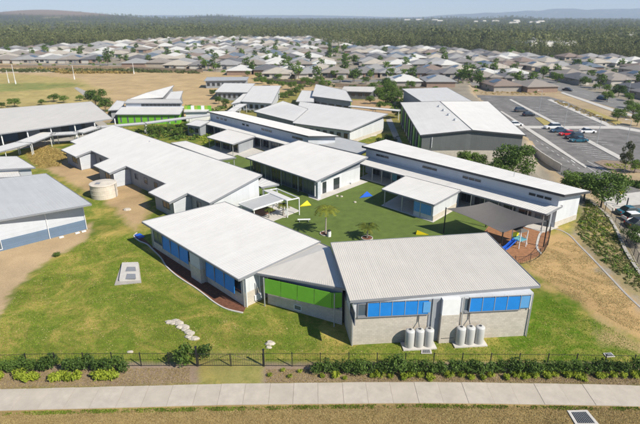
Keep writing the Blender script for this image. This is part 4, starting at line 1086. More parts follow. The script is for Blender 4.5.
# play tower with slide
pc = at(518, 246); pt = thing('play_tower', 'small play tower with cream posts and a blue slide under the sail', 'play equipment', pc, .5)
def lv(x, y, z): return pc + Matrix.Rotation(.5, 3, 'Z') @ Vector((x, y, z))
for x in (-.7, .7):
    for y in (-.7, .7): mb = MB(); mb.tube([lv(x, y, 0), lv(x, y, 2.5)], .07, 8); mb.build('post', white_paint, pt)
mb = MB(); mb.box((pc.x, pc.y, 1.1), (1.5, 1.5, .1), .5); mb.build('platform', teal_panel, pt)
mb = MB(); sx = [(-.75, 1.15), (-1.2, .95), (-2.2, .35), (-2.6, .2), (-2.9, .2)]
for (x0, z0), (x1, z1) in zip(sx[:-1], sx[1:]):
    mb.hexa([lv(x0, -.28, z0 - .05), lv(x0, .28, z0 - .05), lv(x1, .28, z1 - .05), lv(x1, -.28, z1 - .05)][::-1], [lv(x0, -.28, z0), lv(x0, .28, z0), lv(x1, .28, z1), lv(x1, -.28, z1)][::-1])
    for s_ in (-1, 1):
        y0, y1 = sorted((s_ * .28, s_ * .34)); mb.hexa([lv(x0, y0, z0 - .05), lv(x1, y0, z1 - .05), lv(x1, y1, z1 - .05), lv(x0, y1, z0 - .05)], [lv(x0, y0, z0 + .22), lv(x1, y0, z1 + .22), lv(x1, y1, z1 + .22), lv(x0, y1, z0 + .22)])
mb.build('slide', bluep, pt)
mb = MB()
for i in range(5): mb.tube([lv(.8 + .15 * (4 - i), -.4, .2 + .22 * i), lv(.8 + .15 * (4 - i), .4, .2 + .22 * i)], .03, 6)
mb.tube([lv(1.4, -.4, 0), lv(.75, -.4, 1.6)], .035, 6); mb.tube([lv(1.4, .4, 0), lv(.75, .4, 1.6)], .035, 6); mb.build('ladder', white_paint, pt)
mb = MB(); mb.box((lv(0, .72, 0).x, lv(0, .72, 0).y, 1.2), (1.3, .05, .7), .5); mb.build('side_panel', yellow, pt)
mb = MB(); mb.box((lv(0, 0, 0).x, lv(0, 0, 0).y, 2.45), (1.6, 1.6, .45), .5, .1); mb.build('tower_roof', sailm, pt)

# courtyard pieces
def wedge(name, label, px, py, m, s, rz):
    c = at(px, py); t = thing(name, label, 'play wedge', c, rz); mb = MB()
    def q_(x, y, z): return c + Matrix.Rotation(rz, 3, 'Z') @ Vector((x * s, y * s, z))
    mb.add([q_(-1, -.35, .03), q_(1, -.35, .03), q_(.6, .5, .03), q_(-1, -.35, .1), q_(1, -.35, .1), q_(.5, .4, .75)], [(2, 1, 0), (3, 4, 5), (0, 1, 4, 3), (1, 2, 5, 4), (2, 0, 3, 5)])
    mb.build('wedge', m, t); mb = MB(); mb.box((*q_(0, -.3, 0)[:2], .03), (1.9 * s, .12, .1), rz); mb.build('base_strip', m, t)
wedge('play_wedge', 'small yellow triangular wedge on the turf near the pavilion', 305, 205.5, yellow, 1.0, .3)
wedge('play_wedge', 'blue triangular wedge on the turf by the veranda shade', 365, 196.5, bluep, 1.3, .4)
wedge('play_wedge', 'flat yellow triangular wedge on the turf just behind the ribbed roof', 421, 234.5, yellow, 1.0, 2.6)
def bench(label, px, py, rz, L=1.9):
    c = at(px, py); t = thing('bench', label, 'bench', c, rz)
    def b_(nm, x, y, z, s, m=white_paint):
        p = c + Matrix.Rotation(rz, 3, 'Z') @ Vector((x, y, 0)); mb = MB(); mb.box((p.x, p.y, z), s, rz); mb.build(nm, m, t)
    for y in (-.12, .12): b_('seat_plank', 0, y, .42, (L, .2, .05))
    for x in (-L * .35, L * .35): b_('leg', x, 0, 0.02, (.08, .4, .4), steel)
bench('white backless bench on the turf beside the palm shadow', 304, 222, .05, 2.0)
bench('dark bench in the shade of the square block', 348, 184.8, .6, 1.6)
for i, (px, py) in enumerate([(337, 196.3), (341.5, 196.8), (355, 202.5)]):
    c = at(px, py); t = thing('stepping_stone', ['left one of the two pale stones side by side on the turf', 'right one of the two pale stones side by side on the turf', 'lone pale stone on the turf below the blue wedge'][i], 'stone', c, 0)
    mb = MB(); mb.tube([c + Vector((0, 0, .02)), c + Vector((0, 0, .14)), c + Vector((0, 0, .2))], [.26, .25, .16], 9); mb.build('stone', stone, t)

# palms
def palm(label, px, py, h, s=1.0, seed=1, pot=True):
    rr = random.Random(seed); c = at(px, py); t = thing('palm_tree', label, 'palm', c, 0, 'courtyard palms')
    mb = MB(); tp = c + Vector((.1, .1, h)); mb.tube([c, c + Vector((.05, 0, h * .5)), tp], [.14, .10, .08], 8); mb.build('trunk', bark_pale, t)
    mb = MB()
    for k in range(15):
        a = 2 * math.pi * k / 15 + rr.uniform(-.2, .2); L = s * rr.uniform(1.3, 1.8); up = rr.uniform(.2, 1.1)
        prev = tp; d = Vector((math.cos(a), math.sin(a), 0)); sd_ = Vector((-math.sin(a), math.cos(a), 0))
        P = [tp + d * L * u + Vector((0, 0, up * L * (u - 1.25 * u * u))) for u in (0, .25, .5, .75, 1)]
        for p0, p1, w_ in zip(P[:-1], P[1:], (.4, .55, .5, .3)):
            for j in range(3):
                m0 = p0.lerp(p1, j / 3)
                for sg in (-1, 1):
                    e = m0 + sd_ * sg * w_ * s + d * .12 - Vector((0, 0, .12)); mb.add([m0, m0 + (p1 - p0) * .36, e], [(0, 1, 2)])
    mb.build('crown', L_palm, t)
    mb = MB(); mb.tube([c + Vector((0, 0, .02)), c + Vector((0, 0, .12))], .75, 18); mb.build('planting_ring', mulch, t)
    mb = MB(); n = 20
    for k in range(n):
        a0_, a1_ = 2 * math.pi * k / n, 2 * math.pi * (k + 1) / n
        mb.hexa([c + Vector((math.cos(x) * r_, math.sin(x) * r_, .02)) for x, r_ in ((a0_, .76), (a0_, .86), (a1_, .86), (a1_, .76))], [c + Vector((math.cos(x) * r_, math.sin(x) * r_, .16)) for x, r_ in ((a0_, .76), (a0_, .86), (a1_, .86), (a1_, .76))])
    mb.build('ring_kerb', concrete, t)
palm('taller palm on the turf with a spreading yellow green crown', 325.5, 234, 3.9, 1.25, 3)
palm('shorter palm on the turf between the yellow wedge and the ribbed roof', 367, 238.5, 1.9, 1.1, 5)
palm('small young palm beside the pavilion posts', 283, 216, 1.9, .8, 8)
palm('slender palm at the left of the pavilion slab behind a post', 269, 218.5, 1.6, .6, 9)
# potted bin by palm
c = at(329, 236.5); b_ = thing('litter_bin', 'small white and black bin beside the taller palm', 'bin', c, 0)
mb = MB(); mb.tube([c, c + Vector((0, 0, .9))], .3, 10); mb.build('bin_body', white_paint, b_); mb = MB(); mb.tube([c + Vector((0, 0, .9)), c + Vector((0, 0, 1.05))], [.32, .2], 10); mb.build('bin_lid', black, b_)

# ------------------------------------------------------------------ manholes, pits, rocks
pit = thing('inspection_pit', 'pale concrete pit slab with two square lids on the front lawn', 'concrete pit', at(130, 274), 0)
pts = pxl([(114.5, 285.5), (141.5, 283), (139, 263.5), (121.5, 264.5)])
mb = MB(); mb.prism([p[:2] for p in pts], -.1, .09); mb.build('apron', concrete_w, pit)
pts = pxl([(119.5, 282), (140, 280.5), (138.5, 264.5), (122.5, 265)])
mb = MB(); mb.prism([p[:2] for p in pts], .09, .38); mb.build('surround', concrete, pit)
for y0, y1 in ((267, 271.5), (274, 279)):
    pts = pxl([(125.5, y1), (136, y1 - .4), (135.5, y0), (127, y0)], .38); mb = MB(); mb.prism([p[:2] for p in pts], .38, .42); mb.build('lid', trim_grey, pit)
def grate(label, pts, name='drain_grate'):
    P = pxl(pts); t = thing(name, label, 'drain', P[0], 0)
    mb = MB(); mb.prism([p[:2] for p in P], -.1, .08); mb.build('surround', concrete, t)
    c = sum(P, Vector()) / 4; I = [c + (p - c) * .72 for p in P]
    mb = MB(); mb.prism([p[:2] for p in I], .08, .10); mb.build('pit_opening', black, t)
    mb = MB()
    for i in range(9):
        s_ = (i + .5) / 9; a_, b_ = I[0].lerp(I[1], s_), I[3].lerp(I[2], s_)
        mb.tube([Vector((a_.x, a_.y, .12)), Vector((b_.x, b_.y, .12))], .022, 4)
    mb.build('grate_bars', steel, t)
grate('small square drain grate on the lawn between the tank trios', [(421, 354), (432, 354), (431, 349.8), (421.5, 349.8)])
grate('large stormwater grate with pale surround in the brown verge', [(576, 426), (600, 426), (587, 410.5), (567, 411)])
grate('small square grate half hidden behind shrubs at the right of the fence', [(606, 357.5), (615, 357), (611, 353), (603, 353.5)])
# rocks scatter: curved pile on the lawn
rk = random.Random(4)
line_ = smooth_line(pxl([(171, 321), (176, 323.3), (181, 326), (186, 329.5), (190, 334), (193.5, 340)]), 5)
strip_ = [(p.x + rk.uniform(-.28, .28), p.y + rk.uniform(-.22, .22), rk.uniform(.22, .36)) for p in line_]
spots_ = strip_ + [(*at(x_, y_)[:2], q_) for x_, y_, q_ in [(270, 343.5, .34), (268.5, 347.5, .22), (130, 352, .2), (127, 210, .45)]]
NS = len(strip_)
for i, (px, py, s_) in enumerate(spots_):
    c = Vector((px, py, 0))
    if i < NS: lab = '%s pale rough stone from the far end of the curved strip' % ORD[i]
    else: lab = ['large pale rock beside the fence gate', 'small pale rock in front of the one beside the gate', 'lone pale rock left of the curved rock line near the fence', 'flat pale rock on the lawn by the long stepped block'][i - NS]
    vs = []; fs = []; n = 8
    for j, (r_, z_) in enumerate([(1, 0), (.95, .35), (.6, .62)]):
        for k_ in range(n): a_ = 2 * math.pi * k_ / n; q_ = r_ * s_ * 1 * rk.uniform(.75, 1.2); vs.append((c.x + q_ * math.cos(a_) * 1.5, c.y + q_ * math.sin(a_), z_ * s_ * 1 * rk.uniform(.8, 1.2)))
    for j in range(2):
        for k_ in range(n): fs.append((j * n + k_, j * n + (k_ + 1) % n, (j + 1) * n + (k_ + 1) % n, (j + 1) * n + k_))
    fs.append(tuple(range(2 * n, 3 * n))); mb = MB(); mb.add(vs, fs); o = mb.build('rock', stone, None); tag(o, lab, 'rock', 'stones of the curved strip' if i < NS else None); recentre(o, c)

# ------------------------------------------------------------------ front fence + gate
def wire_fence(label, pts, h=1.45, ps=2.6, name='boundary_fence'):
    t = thing(name, label, 'fence', Vector(pts[0]), 0)
    w_ = MB(); pk = MB()
    for a, b in zip(pts[:-1], pts[1:]):
        for zz in (.08, h - .04): w_.tube([a + Vector((0, 0, zz)), b + Vector((0, 0, zz))], .02, 4)
        L = (b - a).length; k_ = int(L / .22)
        for i in range(k_): c = a.lerp(b, i / k_); pk.box((c.x, c.y, .08), (.009, .009, h - .12))
    w_.build('rail', black, t); pk.build('picket', black, t, kind='stuff')
    L = 0; nxt = 0
    for a, b in zip(pts[:-1], pts[1:]):
        l = (b - a).length
        while nxt <= L + l + .01:
            c = a.lerp(b, min(1, (nxt - L) / l)); mb = MB(); mb.box((c.x, c.y, -.1), (.07, .07, h + .15)); mb.box((c.x, c.y, h + .05), (.09, .09, .03)); mb.build('post', black, t); nxt += ps
        L += l
wire_fence('black picket fence along the garden bed left of the gate', pxl([(-60, 370), (40, 366.5), (120, 366), (198, 366)]))
wire_fence('black picket fence along the hedge right of the gate', pxl([(264, 366), (330, 366.5), (430, 366.5), (540, 367), (640, 368.5), (700, 370.5)]))
for nm, x0, x1, lab in (('fence_gate', 199, 230.5, 'left leaf of the black gate standing in the fence'), ('fence_gate', 231.5, 263, 'right leaf of the black gate standing in the fence')):
    a_, b_ = at(x0, 366), at(x1, 366); g = thing(nm, lab, 'gate', a_, 0, 'fence gates'); mb = MB()
    V = lambda p, z: p + Vector((0, 0, z))
    for z_ in (.1, 1.35): mb.tube([V(a_, z_), V(b_, z_)], .022, 6)
    mb.tube([V(a_, .1), V(b_, 1.35)] if x0 < 210 else [V(a_, 1.35), V(b_, .1)], .018, 6); mb.tube([V(a_, 0), V(a_, 1.4)], .035, 6); mb.tube([V(b_, 0), V(b_, 1.4)], .035, 6)
    mb.build('gate_frame', black, g); pk = MB()
    for i in range(1, 14): c = a_.lerp(b_, i / 14); pk.box((c.x, c.y, .12), (.014, .014, 1.2))
    pk.build('bars', black, g)
for i, (x_, hh_, lab) in enumerate([(197.5, 2.2, 'thick black gate post left of the gate'), (264, 1.9, 'thick black gate post right of the gate')]):
    c = at(x_, 366); mb = MB(); mb.box((c.x, c.y, -.1), (.14, .14, hh_)); mb.box((c.x, c.y, hh_ - .1), (.2, .2, .06)); o = mb.build('gate_post', black, None); tag(o, lab, 'gate post'); recentre(o, c)

# ------------------------------------------------------------------ plants
def leafcloud(centers, radii, per, size, seed, flat=.75, tri=False, squash=1.0):
    rs = np.random.RandomState(seed); C_ = np.array(centers, float); Rr = np.array(radii, float)
    w_ = Rr ** 2; idx = rs.choice(len(C_), per, p=w_ / w_.sum())
    d = rs.normal(size=(per, 3)); d /= np.linalg.norm(d, axis=1)[:, None]
    rad = (rs.uniform(.25, 1, per)) ** .5 * (1 + rs.normal(0, .08, per))
    p = C_[idx] + d * (Rr[idx] * rad)[:, None] * np.array([1, 1, flat])
    nrm = d * .6 + rs.normal(size=(per, 3)) * .6 + np.array([0, 0, .35]); nrm /= np.linalg.norm(nrm, axis=1)[:, None]
    t = np.cross(nrm, rs.normal(size=(per, 3))); t /= np.linalg.norm(t, axis=1)[:, None]; b = np.cross(nrm, t)
    s = size * rs.uniform(.6, 1.3, per)[:, None]
    a0_ = p - t * s; a1_ = p - b * s * .5; a2_ = p + t * s; a3_ = p + b * s * .5
    V_ = np.stack([a0_, a1_, a2_, a3_], 1).reshape(-1, 3); F_ = np.arange(per * 4).reshape(-1, 4)
    return V_, F_
def plant_proto(name, cs, rs_, per, size, leaf, seed, stems=None, sm=None):
    V_, F_ = leafcloud(cs, rs_, per, size, seed); me = npmesh(name, V_, F_); me.materials.append(leaf); return me
def tree_meshes(seed, h, cw, per, size, leaf, bm, kind='round'):
    rr = random.Random(seed); cs = []; rs_ = []; tr = MB()
    base = h * (.32 if kind == 'round' else .4)
    tr.tube([(0, 0, -.3), (rr.uniform(-.1, .1) * cw * .3, 0, base), (0.05 * cw, .05 * cw, h * .72)], [h * .028, h * .02, h * .008], 7)
    nb = 9 if kind == 'round' else 8
    for k in range(nb):
        a = 2.4 * k + rr.uniform(-.3, .3); z0 = base * (.75 + .5 * k / nb); L = cw * rr.uniform(.55, .95) * .5
        zt = h * (.42 + .5 * (k + .5) / nb) + rr.uniform(-.05, .05) * h
        rlim = math.sqrt(max(.1, 1 - abs((zt / h - .62) / .48) ** 2))
        e = (math.cos(a) * L * rlim, math.sin(a) * L * rlim, zt)
        tr.tube([(0, 0, z0), (e[0] * .5, e[1] * .5, (z0 + zt) / 2 + .1), e], [h * .010, h * .007, h * .003], 5)
        cs.append(e); rs_.append(cw * rr.uniform(.17, .27))
        if rr.random() < .7:
            cs.append((e[0] * .6 + rr.uniform(-1, 1) * cw * .15, e[1] * .6 + rr.uniform(-1, 1) * cw * .15, zt + rr.uniform(-.08, .08) * h)); rs_.append(cw * rr.uniform(.14, .22))
    cs.append((0, 0, h * .86)); rs_.append(cw * .18)
    V_, F_ = leafcloud(cs, rs_, per, size, seed); cm = npmesh('crown', V_, F_); cm.materials.append(leaf)
    o = tr.build('trunk', bm, None); tm = o.data; bpy.data.objects.remove(o)
    return tm, cm
TREES = {
    'dark': [tree_meshes(s, 5.0, 5.2, 3400, .17, L_dark, bark) for s in (1, 2, 3)],
    'mid': [tree_meshes(s, 5.0, 4.6, 2400, .18, L_mid, bark) for s in (4, 5, 6)],
    'gum': [tree_meshes(s, 9.0, 5.5, 2200, .26, L_euc, bark_pale, 'gum') for s in (7, 8, 9)],
}
def tree(kind, pos, h, label, cat='tree', name=None, group=None, cw=1.0, seed=None):
    v = TREES[kind]; tm, cm = v[(seed if seed is not None else rnd.randrange(99)) % len(v)]
    base = 9.0 if kind == 'gum' else 5.0; s = h / base
    t = thing(name or {'dark': 'leafy_tree', 'mid': 'leafy_tree', 'gum': 'gum_tree'}[kind], label, cat, pos, rnd.uniform(0, 6.28), group)
    t.scale = (s * cw, s * cw, s)
    for nm, me in (('trunk', tm), ('crown', cm)):
        o = bpy.data.objects.new(nm, me); COL.objects.link(o); o.parent = t
    return t
def gz(px, py, z0=0): p = at(px, py, z0); return Vector((p.x, p.y, hz(p.x, p.y)))

SHR = [plant_proto('shrub_leaves', [(0, 0, .45), (.2, .1, .7), (-.2, 0, .6), (0, -.15, .85)], [.5, .35, .38, .3], 480, .085, L_dark, s) for s in (21, 22, 23)]
SHY = [plant_proto('yellow_shrub_leaves', [(0, 0, .25), (.2, .1, .3), (-.2, .05, .28), (0, -.15, .35)], [.34, .26, .26, .24], 300, .09, L_yel, s) for s in (24, 25, 26)]
TUF = []
for s in (31, 32, 33):
    rr = random.Random(s); mb = MB()
    for k in range(110):
        a = rr.uniform(0, 6.28); L = rr.uniform(.3, .6); up = rr.uniform(.25, .6); w_ = .03; d = Vector((math.cos(a), math.sin(a), 0)); n_ = Vector((-d.y, d.x, 0)); r0 = d * rr.uniform(0, .12)
        mb.add([r0 - n_ * w_, r0 + n_ * w_, r0 + d * L * .55 + Vector((0, 0, up)) + n_ * w_, r0 + d * L * .55 + Vector((0, 0, up)) - n_ * w_, r0 + d * L + Vector((0, 0, up * .75))], [(0, 1, 2, 3), (3, 2, 4)])
    o = mb.build('tuft_leaves', L_yel, None); TUF.append(o.data); bpy.data.objects.remove(o)
def plant(mesh, pos, s, label, cat, name, group, sz=None):
    o = bpy.data.objects.new(name, mesh); COL.objects.link(o); o.location = pos; o.rotation_euler = (0, 0, rnd.uniform(0, 6.28)); o.scale = (s, s, sz or s)
    return tag(o, label, cat, group)
# dark hedge shrubs right of the gate
def near(px):
    return 'below the green screened link' if px < 345 else 'below the left blue screens' if px < 400 else 'below the left tank trio' if px < 436 else 'below the right tank trio' if px < 482 else 'below the right blue screens' if px < 535 else 'beside the open lawn' if px < 590 else 'near the right edge'
xs = [318, 327, 336, 345, 353, 362, 371, 380, 388, 396, 405, 414, 423, 432, 442, 452, 461, 470, 479, 489, 500, 512, 519, 529, 538, 548, 557, 566, 576, 586, 596, 606, 616, 626, 636]
for i, x in enumerate(xs):
    big = 1.75 if x == 396 else rnd.uniform(1.05, 1.4)
    plant(SHR[i % 3], gz(x + rnd.uniform(-1.5, 1.5), 372.5 + rnd.uniform(-1, 1.2)), big, 'tallest dark shrub of the hedge, beside the left tank trio' if x == 396 else '%s dark hedge shrub from the gate, %s' % (ORD[i], near(x)), 'shrub', 'garden_shrub', 'hedge shrubs along the right fence')
xs2 = [323, 334, 374, 381, 392, 402, 411, 419, 428, 448, 463, 470, 481, 492, 505, 515, 524, 533, 547, 556, 566, 575, 583, 597, 606, 613, 622, 634]
for i, x in enumerate(xs2):
    plant((TUF + SHY)[i * 2 % 6 if i % 2 else (i + 3) % 6], gz(x + rnd.uniform(-2, 2), 377.5 + rnd.uniform(-1.5, 1.5)), rnd.uniform(.6, 1.15), '%s yellow green tuft from the gate, %s' % (ORD[i], near(x)), 'grass tuft', 'grass_tuft', 'yellow tufts along the right bed')
def nearl(px): return 'at the left edge' if px < 20 else 'left of the fence shadow' if px < 60 else 'midway along the left fence' if px < 100 else 'next to the bare mulch'
xs = [-6, 3, 12, 22, 32, 44, 52, 70, 78, 88, 98, 107, 118, 124]
for i, x in enumerate(xs):
    plant(SHR[i % 3], gz(x, 371 + rnd.uniform(-1.5, 1) - (3 if i % 3 == 0 else 0)), rnd.uniform(1.0, 1.45), '%s dark shrub from the left edge, %s' % (ORD[i], nearl(x)), 'shrub', 'garden_shrub', 'shrubs along the left fence').data
xs = [0, 20, 27, 35, 54, 60, 67, 77, 99, 105, 112]
for i, x in enumerate(xs):
    plant(SHY[i % 3], gz(x, 379 + rnd.uniform(-2, 1.5)), rnd.uniform(1.2, 1.7), '%s bright yellow tuft from the left, %s' % (ORD[i], nearl(x)), 'grass tuft', 'grass_tuft', 'yellow tufts along the left bed')
plant(SHR[0], gz(185.5, 365), 1.8, 'big bushy green shrub standing alone just left of the gate', 'shrub', 'garden_shrub', None, 2.3)
plant(SHR[1], gz(205, 357), 1.4, 'sparse dark shrub just behind the left gate leaf', 'shrub', 'garden_shrub', None)
plant(SHR[2], gz(57, 262 - 6), 1.1, 'lone dark low bush on the lawn by the dirt curve', 'bush', 'garden_shrub', None, .5)
for i, (x, y) in enumerate([(300, 372), (283, 371), (270, 376), (290, 377), (430, 381), (345, 379), (585, 381)]):
    plant(TUF[i % 3], gz(x, y), .5, '%s very small tuft in the sparse mulch by the gate' % ORD[i] if i < 4 else 'very small tuft at the path edge %s' % near(x), 'grass tuft', 'grass_tuft', None)

# batter ground cover : one mass
def cover(name, poly, n, z, sizes, leaf, seed, per=26, size=.10, label=None, ok=None):
    rs = np.random.RandomState(seed); P = [at(px, py, z)[:2] for px, py in poly]; xs_ = [p[0] for p in P]; ys_ = [p[1] for p in P]
    X = rs.uniform(min(xs_), max(xs_), n * 6); Y = rs.uniform(min(ys_), max(ys_), n * 6); m = inpoly(X, Y, P); X, Y = X[m][:n], Y[m][:n]; Z_ = height(X, Y)
    V0, F0 = leafcloud([(0, 0, .12)], [.5], per, size * 2, seed, .6)
    s = rs.uniform(sizes[0], sizes[1], len(X)); a = rs.uniform(0, 6.28, len(X))
    ca, sa = np.cos(a), np.sin(a)
    V_ = np.stack([X[:, None] + s[:, None] * (V0[None, :, 0] * ca[:, None] - V0[None, :, 1] * sa[:, None]), Y[:, None] + s[:, None] * (V0[None, :, 0] * sa[:, None] + V0[None, :, 1] * ca[:, None]), Z_[:, None] + s[:, None] * V0[None, :, 2]], -1).reshape(-1, 3)
    F_ = np.arange(len(V_)).reshape(-1, 4); me = npmesh(name, V_, F_); me.materials.append(leaf); o = bpy.data.objects.new(name, me); COL.objects.link(o); return tag(o, kind='stuff', label=label)
bt = [(574, 236), (584, 214), (586, 200), (600, 208), (613, 224), (625, 243), (642, 268), (680, 320), (628, 292), (592, 256)]
L_gc = leafmat('olive_ground_cover', (0.075, 0.09, 0.03), (0.27, 0.27, 0.09))
cover('ground_cover', bt, 480, -.8, (.25, .75), L_gc, 5)
cover('ground_cover', bt, 200, -.8, (.3, .9), L_mid, 6)
cover('ground_cover', bt, 180, -.8, (.25, .6), L_euc, 61)
cover('ground_cover', [(576, 232), (584, 214), (586, 203), (600, 212), (612, 234), (600, 250)], 90, -.8, (.3, .8), L_yel, 7)
dry = leafmat('dry_grass_blades', (0.24, 0.17, 0.05), (0.50, 0.38, 0.13))
cover('dry_grass_patch', [(24, 154), (46, 147), (70, 153), (60, 166), (38, 168)], 420, 0, (.3, .8), dry, 8)
cover('ground_cover', [(378, 140), (388, 137), (405, 160), (392, 168)], 70, 0, (1, 2), L_dark, 9)
cover('garden_planting', [(135, 133), (150, 127), (200, 124), (222, 131), (200, 141), (160, 140)], 150, 0, (.8, 2.2), L_mid, 10)
cover('garden_planting', [(150, 130), (170, 126), (205, 128), (180, 138)], 60, 0, (.8, 1.8), L_dark, 11)
cover('garden_planting', [(186, 116), (214, 108), (236, 104), (230, 112), (205, 121)], 90, 0, (.8, 2), L_mid, 81)
cover('garden_planting', [(266, 80), (335, 84), (335, 88), (266, 84)], 90, 0, (.8, 2.2), L_mid, 82)
cover('garden_planting', [(240, 104), (270, 104), (262, 114), (236, 112)], 60, 0, (1, 2.2), L_euc, 12)
cover('garden_planting', [(196, 136), (216, 134), (222, 142), (206, 145)], 50, 0, (.8, 1.6), L_yel, 13)
cover('garden_planting', [(375, 82), (395, 84), (408, 104), (395, 112), (380, 100)], 110, 0, (1.2, 3.2), L_mid, 14)
cover('garden_planting', [(380, 140), (400, 136), (395, 144), (372, 146)], 60, 0, (.6, 1.4), L_euc, 15)
for i, (x, y) in enumerate([(246, 174), (252, 169), (243, 180), (256, 175)]): plant(TUF[i % 3], gz(x, y), 1.0, '%s small plant on the turf left of the square block' % ORD[i], 'plant', 'garden_plant', 'plants left of the square block')
# young garden trees by the green block
for i, (x, y, h) in enumerate([(152, 134, 2.4), (160, 136, 2.8), (171, 132, 2.3), (178, 137, 2.6), (186, 131, 2.7), (193, 136, 2.3), (198, 129, 2.2)]):
    tree('mid', gz(x, y), h, '%s small garden tree from the left in front of the green walled block' % ORD[i], group='small garden trees')
# mid-ground trees
tree('dark', gz(512, 180, 0), 6.9, 'dense dark green tree right of the gym front corner', cw=1.05, seed=0)
tree('dark', gz(494, 183, 0), 4.4, 'lower dark tree left of the dense one behind the clerestory roof', cw=1.3, seed=1)
tree('mid', gz(474, 172, 0), 4.2, 'small green tree below the gym block wall', cw=1.2, seed=2)
tree('mid', gz(462, 168, 0), 3.6, 'smaller green bush left of the small tree below the gym wall', cw=1.2, seed=0)
tree('dark', gz(601, 207, -1), 6.2, 'round dark tree beyond the right end of the clerestory block', cw=1.05, seed=2)
tree('mid', gz(583, 204, -1), 4.8, 'bushy lighter tree joined to the round dark one at the batter top', cw=1.3, seed=1)
tree('mid', gz(570, 197, -1), 3.9, 'low bushy tree just behind the end of the clerestory roof', cw=1.3, seed=0)
tree('gum', gz(624, 172, LOW), 6.5, 'thin young gum in the carpark garden island', cw=.6, seed=0)
tree('mid', gz(634, 173, LOW), 3.2, 'small bushy tree right of the thin young gum in the island', seed=1)
tree('mid', gz(617, 121.5, LOW), 4.0, 'bushy tree at the far end of the carpark strip', cw=1.2, seed=0)
tree('mid', gz(632, 118, LOW), 5.0, 'fuller bushy tree at the right edge behind the carpark', cw=1.2, seed=1)
tree('mid', gz(637, 126, LOW), 4.0, 'small street tree at the right edge on the cross path corner', seed=2)
tree('dark', gz(636, 245, LOW), 2.6, 'dark bush at the right edge beside the parked cars', cw=1.4, seed=1)
tree('mid', gz(96, 108), 6.5, 'lone tree with gappy crown beyond the wide open shed', cw=1.2, seed=2)
tree('mid', gz(106, 112), 4.5, 'lower rounder tree right of the gappy one by the shed', cw=1.3, seed=0)
tree('mid', gz(127, 121), 3.2, 'bright green tree at the left end of the green walled block', cw=1.4, seed=1)
for i, (x, y, h) in enumerate([(15, 107, 3.2), (42, 105, 2.0), (54, 102, 3.0), (64, 103, 2.7), (80, 101, 2.2), (2, 108, 2.0)]): tree('mid', gz(x, y), h, '%s low bush of those along the oval behind the shed roof' % ORD[i], group='bushes along the oval', cw=1.4)
zone_of = lambda x: 'by the green walled block' if x < 200 else 'around the small white roofs behind' if x < 256 else 'around the yellow lawn block' if x < 308 else 'around the white skillion block' if x < 366 else "near the gym's left side"
zone_n = {}
for x, y, h in sorted([(219, 104, 2.8), (226, 107, 3), (206, 117, 2.6), (190, 114, 3), (196, 117.5, 2.4), (113, 117, 3), (120, 119, 2.6), (243, 100, 3), (250, 104, 2.6), (283, 100, 3), (262, 97, 3), (304, 84, 3.4), (278, 80, 3.2), (340, 83, 3.6), (366, 84, 3.4), (388, 93, 4.2), (370, 104, 3), (248, 76.5, 3), (258, 79, 3.4), (213, 96, 2.6), (226, 97, 3), (289, 98, 3.2), (296, 96, 3.6), (318, 83, 3.6), (400, 82, 4), (413, 84, 3.6), (392, 104, 4), (398, 100, 3.4), (380, 110, 3), (262, 84, 3.6), (270, 86, 3), (310, 87, 4), (322, 88, 3.4), (353, 92, 3), (362, 95, 2.6), (372, 92, 4), (378, 97, 4), (390, 91, 4.6), (404, 95, 3.5), (411, 90, 4), (282, 88, 3), (386, 88, 4.5), (392, 97, 5.0), (383, 104, 4.0), (334, 78, 4), (291, 90, 3.8), (300, 92, 3.4), (397, 118, 3.0)]):
    zn = zone_of(x); zone_n[zn] = zone_n.get(zn, -1) + 1
    tree('mid', gz(x, y), h, '%s bushy tree from the left %s' % (ORD[zone_n[zn]], zn), group='bushy trees behind the school', cw=1.2)

# ------------------------------------------------------------------ goal posts on the oval, roadside poles
for i, (x, y, lab) in enumerate([(15.8, 84, 'left tall white goal post on the oval'), (9, 83, 'short white goal post left of the tall one'), (74.5, 79.5, 'far white goal post on the right of the oval'), (134, 74, 'white goal post beside the dirt field')]):
    c = at(x, y); hh = [9, 6, 7, 6][i]; t = thing('goal_post', lab, 'goal post', c, 0, 'goal posts'); mb = MB(); mb.tube([c, c + Vector((0, 0, hh))], [.14, .09], 8); mb.build('pole', white_paint, t)
    mb = MB(); mb.tube([c, c + Vector((0, 0, 1.6))], .26, 10); mb.build('padding', white_paint, t)
sheet('gravel_path', pxl([(74, 88), (77, 87.3), (93, 94.5), (92, 99), (88, 99)]), concrete_w, z=0, off=.05)
sheet('paddock_track', pxl([(0, 71.5), (70, 71), (140, 70.8), (140, 71.8), (70, 72.6), (0, 73)]), mat('gravel_track', (.42, .34, .24), .9), z=0, off=.06)

# ------------------------------------------------------------------ carpark and roads (low side)
zL = LOW
def lowsheet(name, pts, m, off, kind='structure'):
    return sheet(name, pxl(pts, zL), m, z=zL, off=off, kind=kind)
lowsheet('carpark', [(474, 95), (505, 96), (548, 96.5), (566, 101.5), (600, 117), (618, 124.5), (640, 128), (720, 140), (720, 175), (640, 172), (628, 165), (597, 163), (640, 190), (690, 215), (660, 232), (620, 212), (598, 192), (560, 175), (540, 158), (500, 116)], asphalt, .03)
lowsheet('street', [(530, 82), (565, 93), (640, 116), (720, 140), (720, 128), (640, 104), (590, 91), (545, 78), (524, 71), (505, 68), (502, 70)], asphalt2, .035)
lowsheet('footpath_strip', [(509, 100), (511, 99.4), (622.5, 157.5), (618.5, 159.5)], concrete, .14)
lowsheet('kerb_island', [(500, 111.8), (501.8, 111.4), (545, 138.5), (586.4, 167), (585, 168), (542, 140.5)], concrete, .13)
lowsheet('crossing_path', [(518, 126), (566, 126.2), (620, 126.2), (640, 130), (640, 132.5), (618, 128.8), (566, 128.8), (521, 128.4)], concrete, .06)
lowsheet('footpath_strip', [(547, 100), (551, 99.5), (614, 126), (607, 126.5)], concrete, .12)
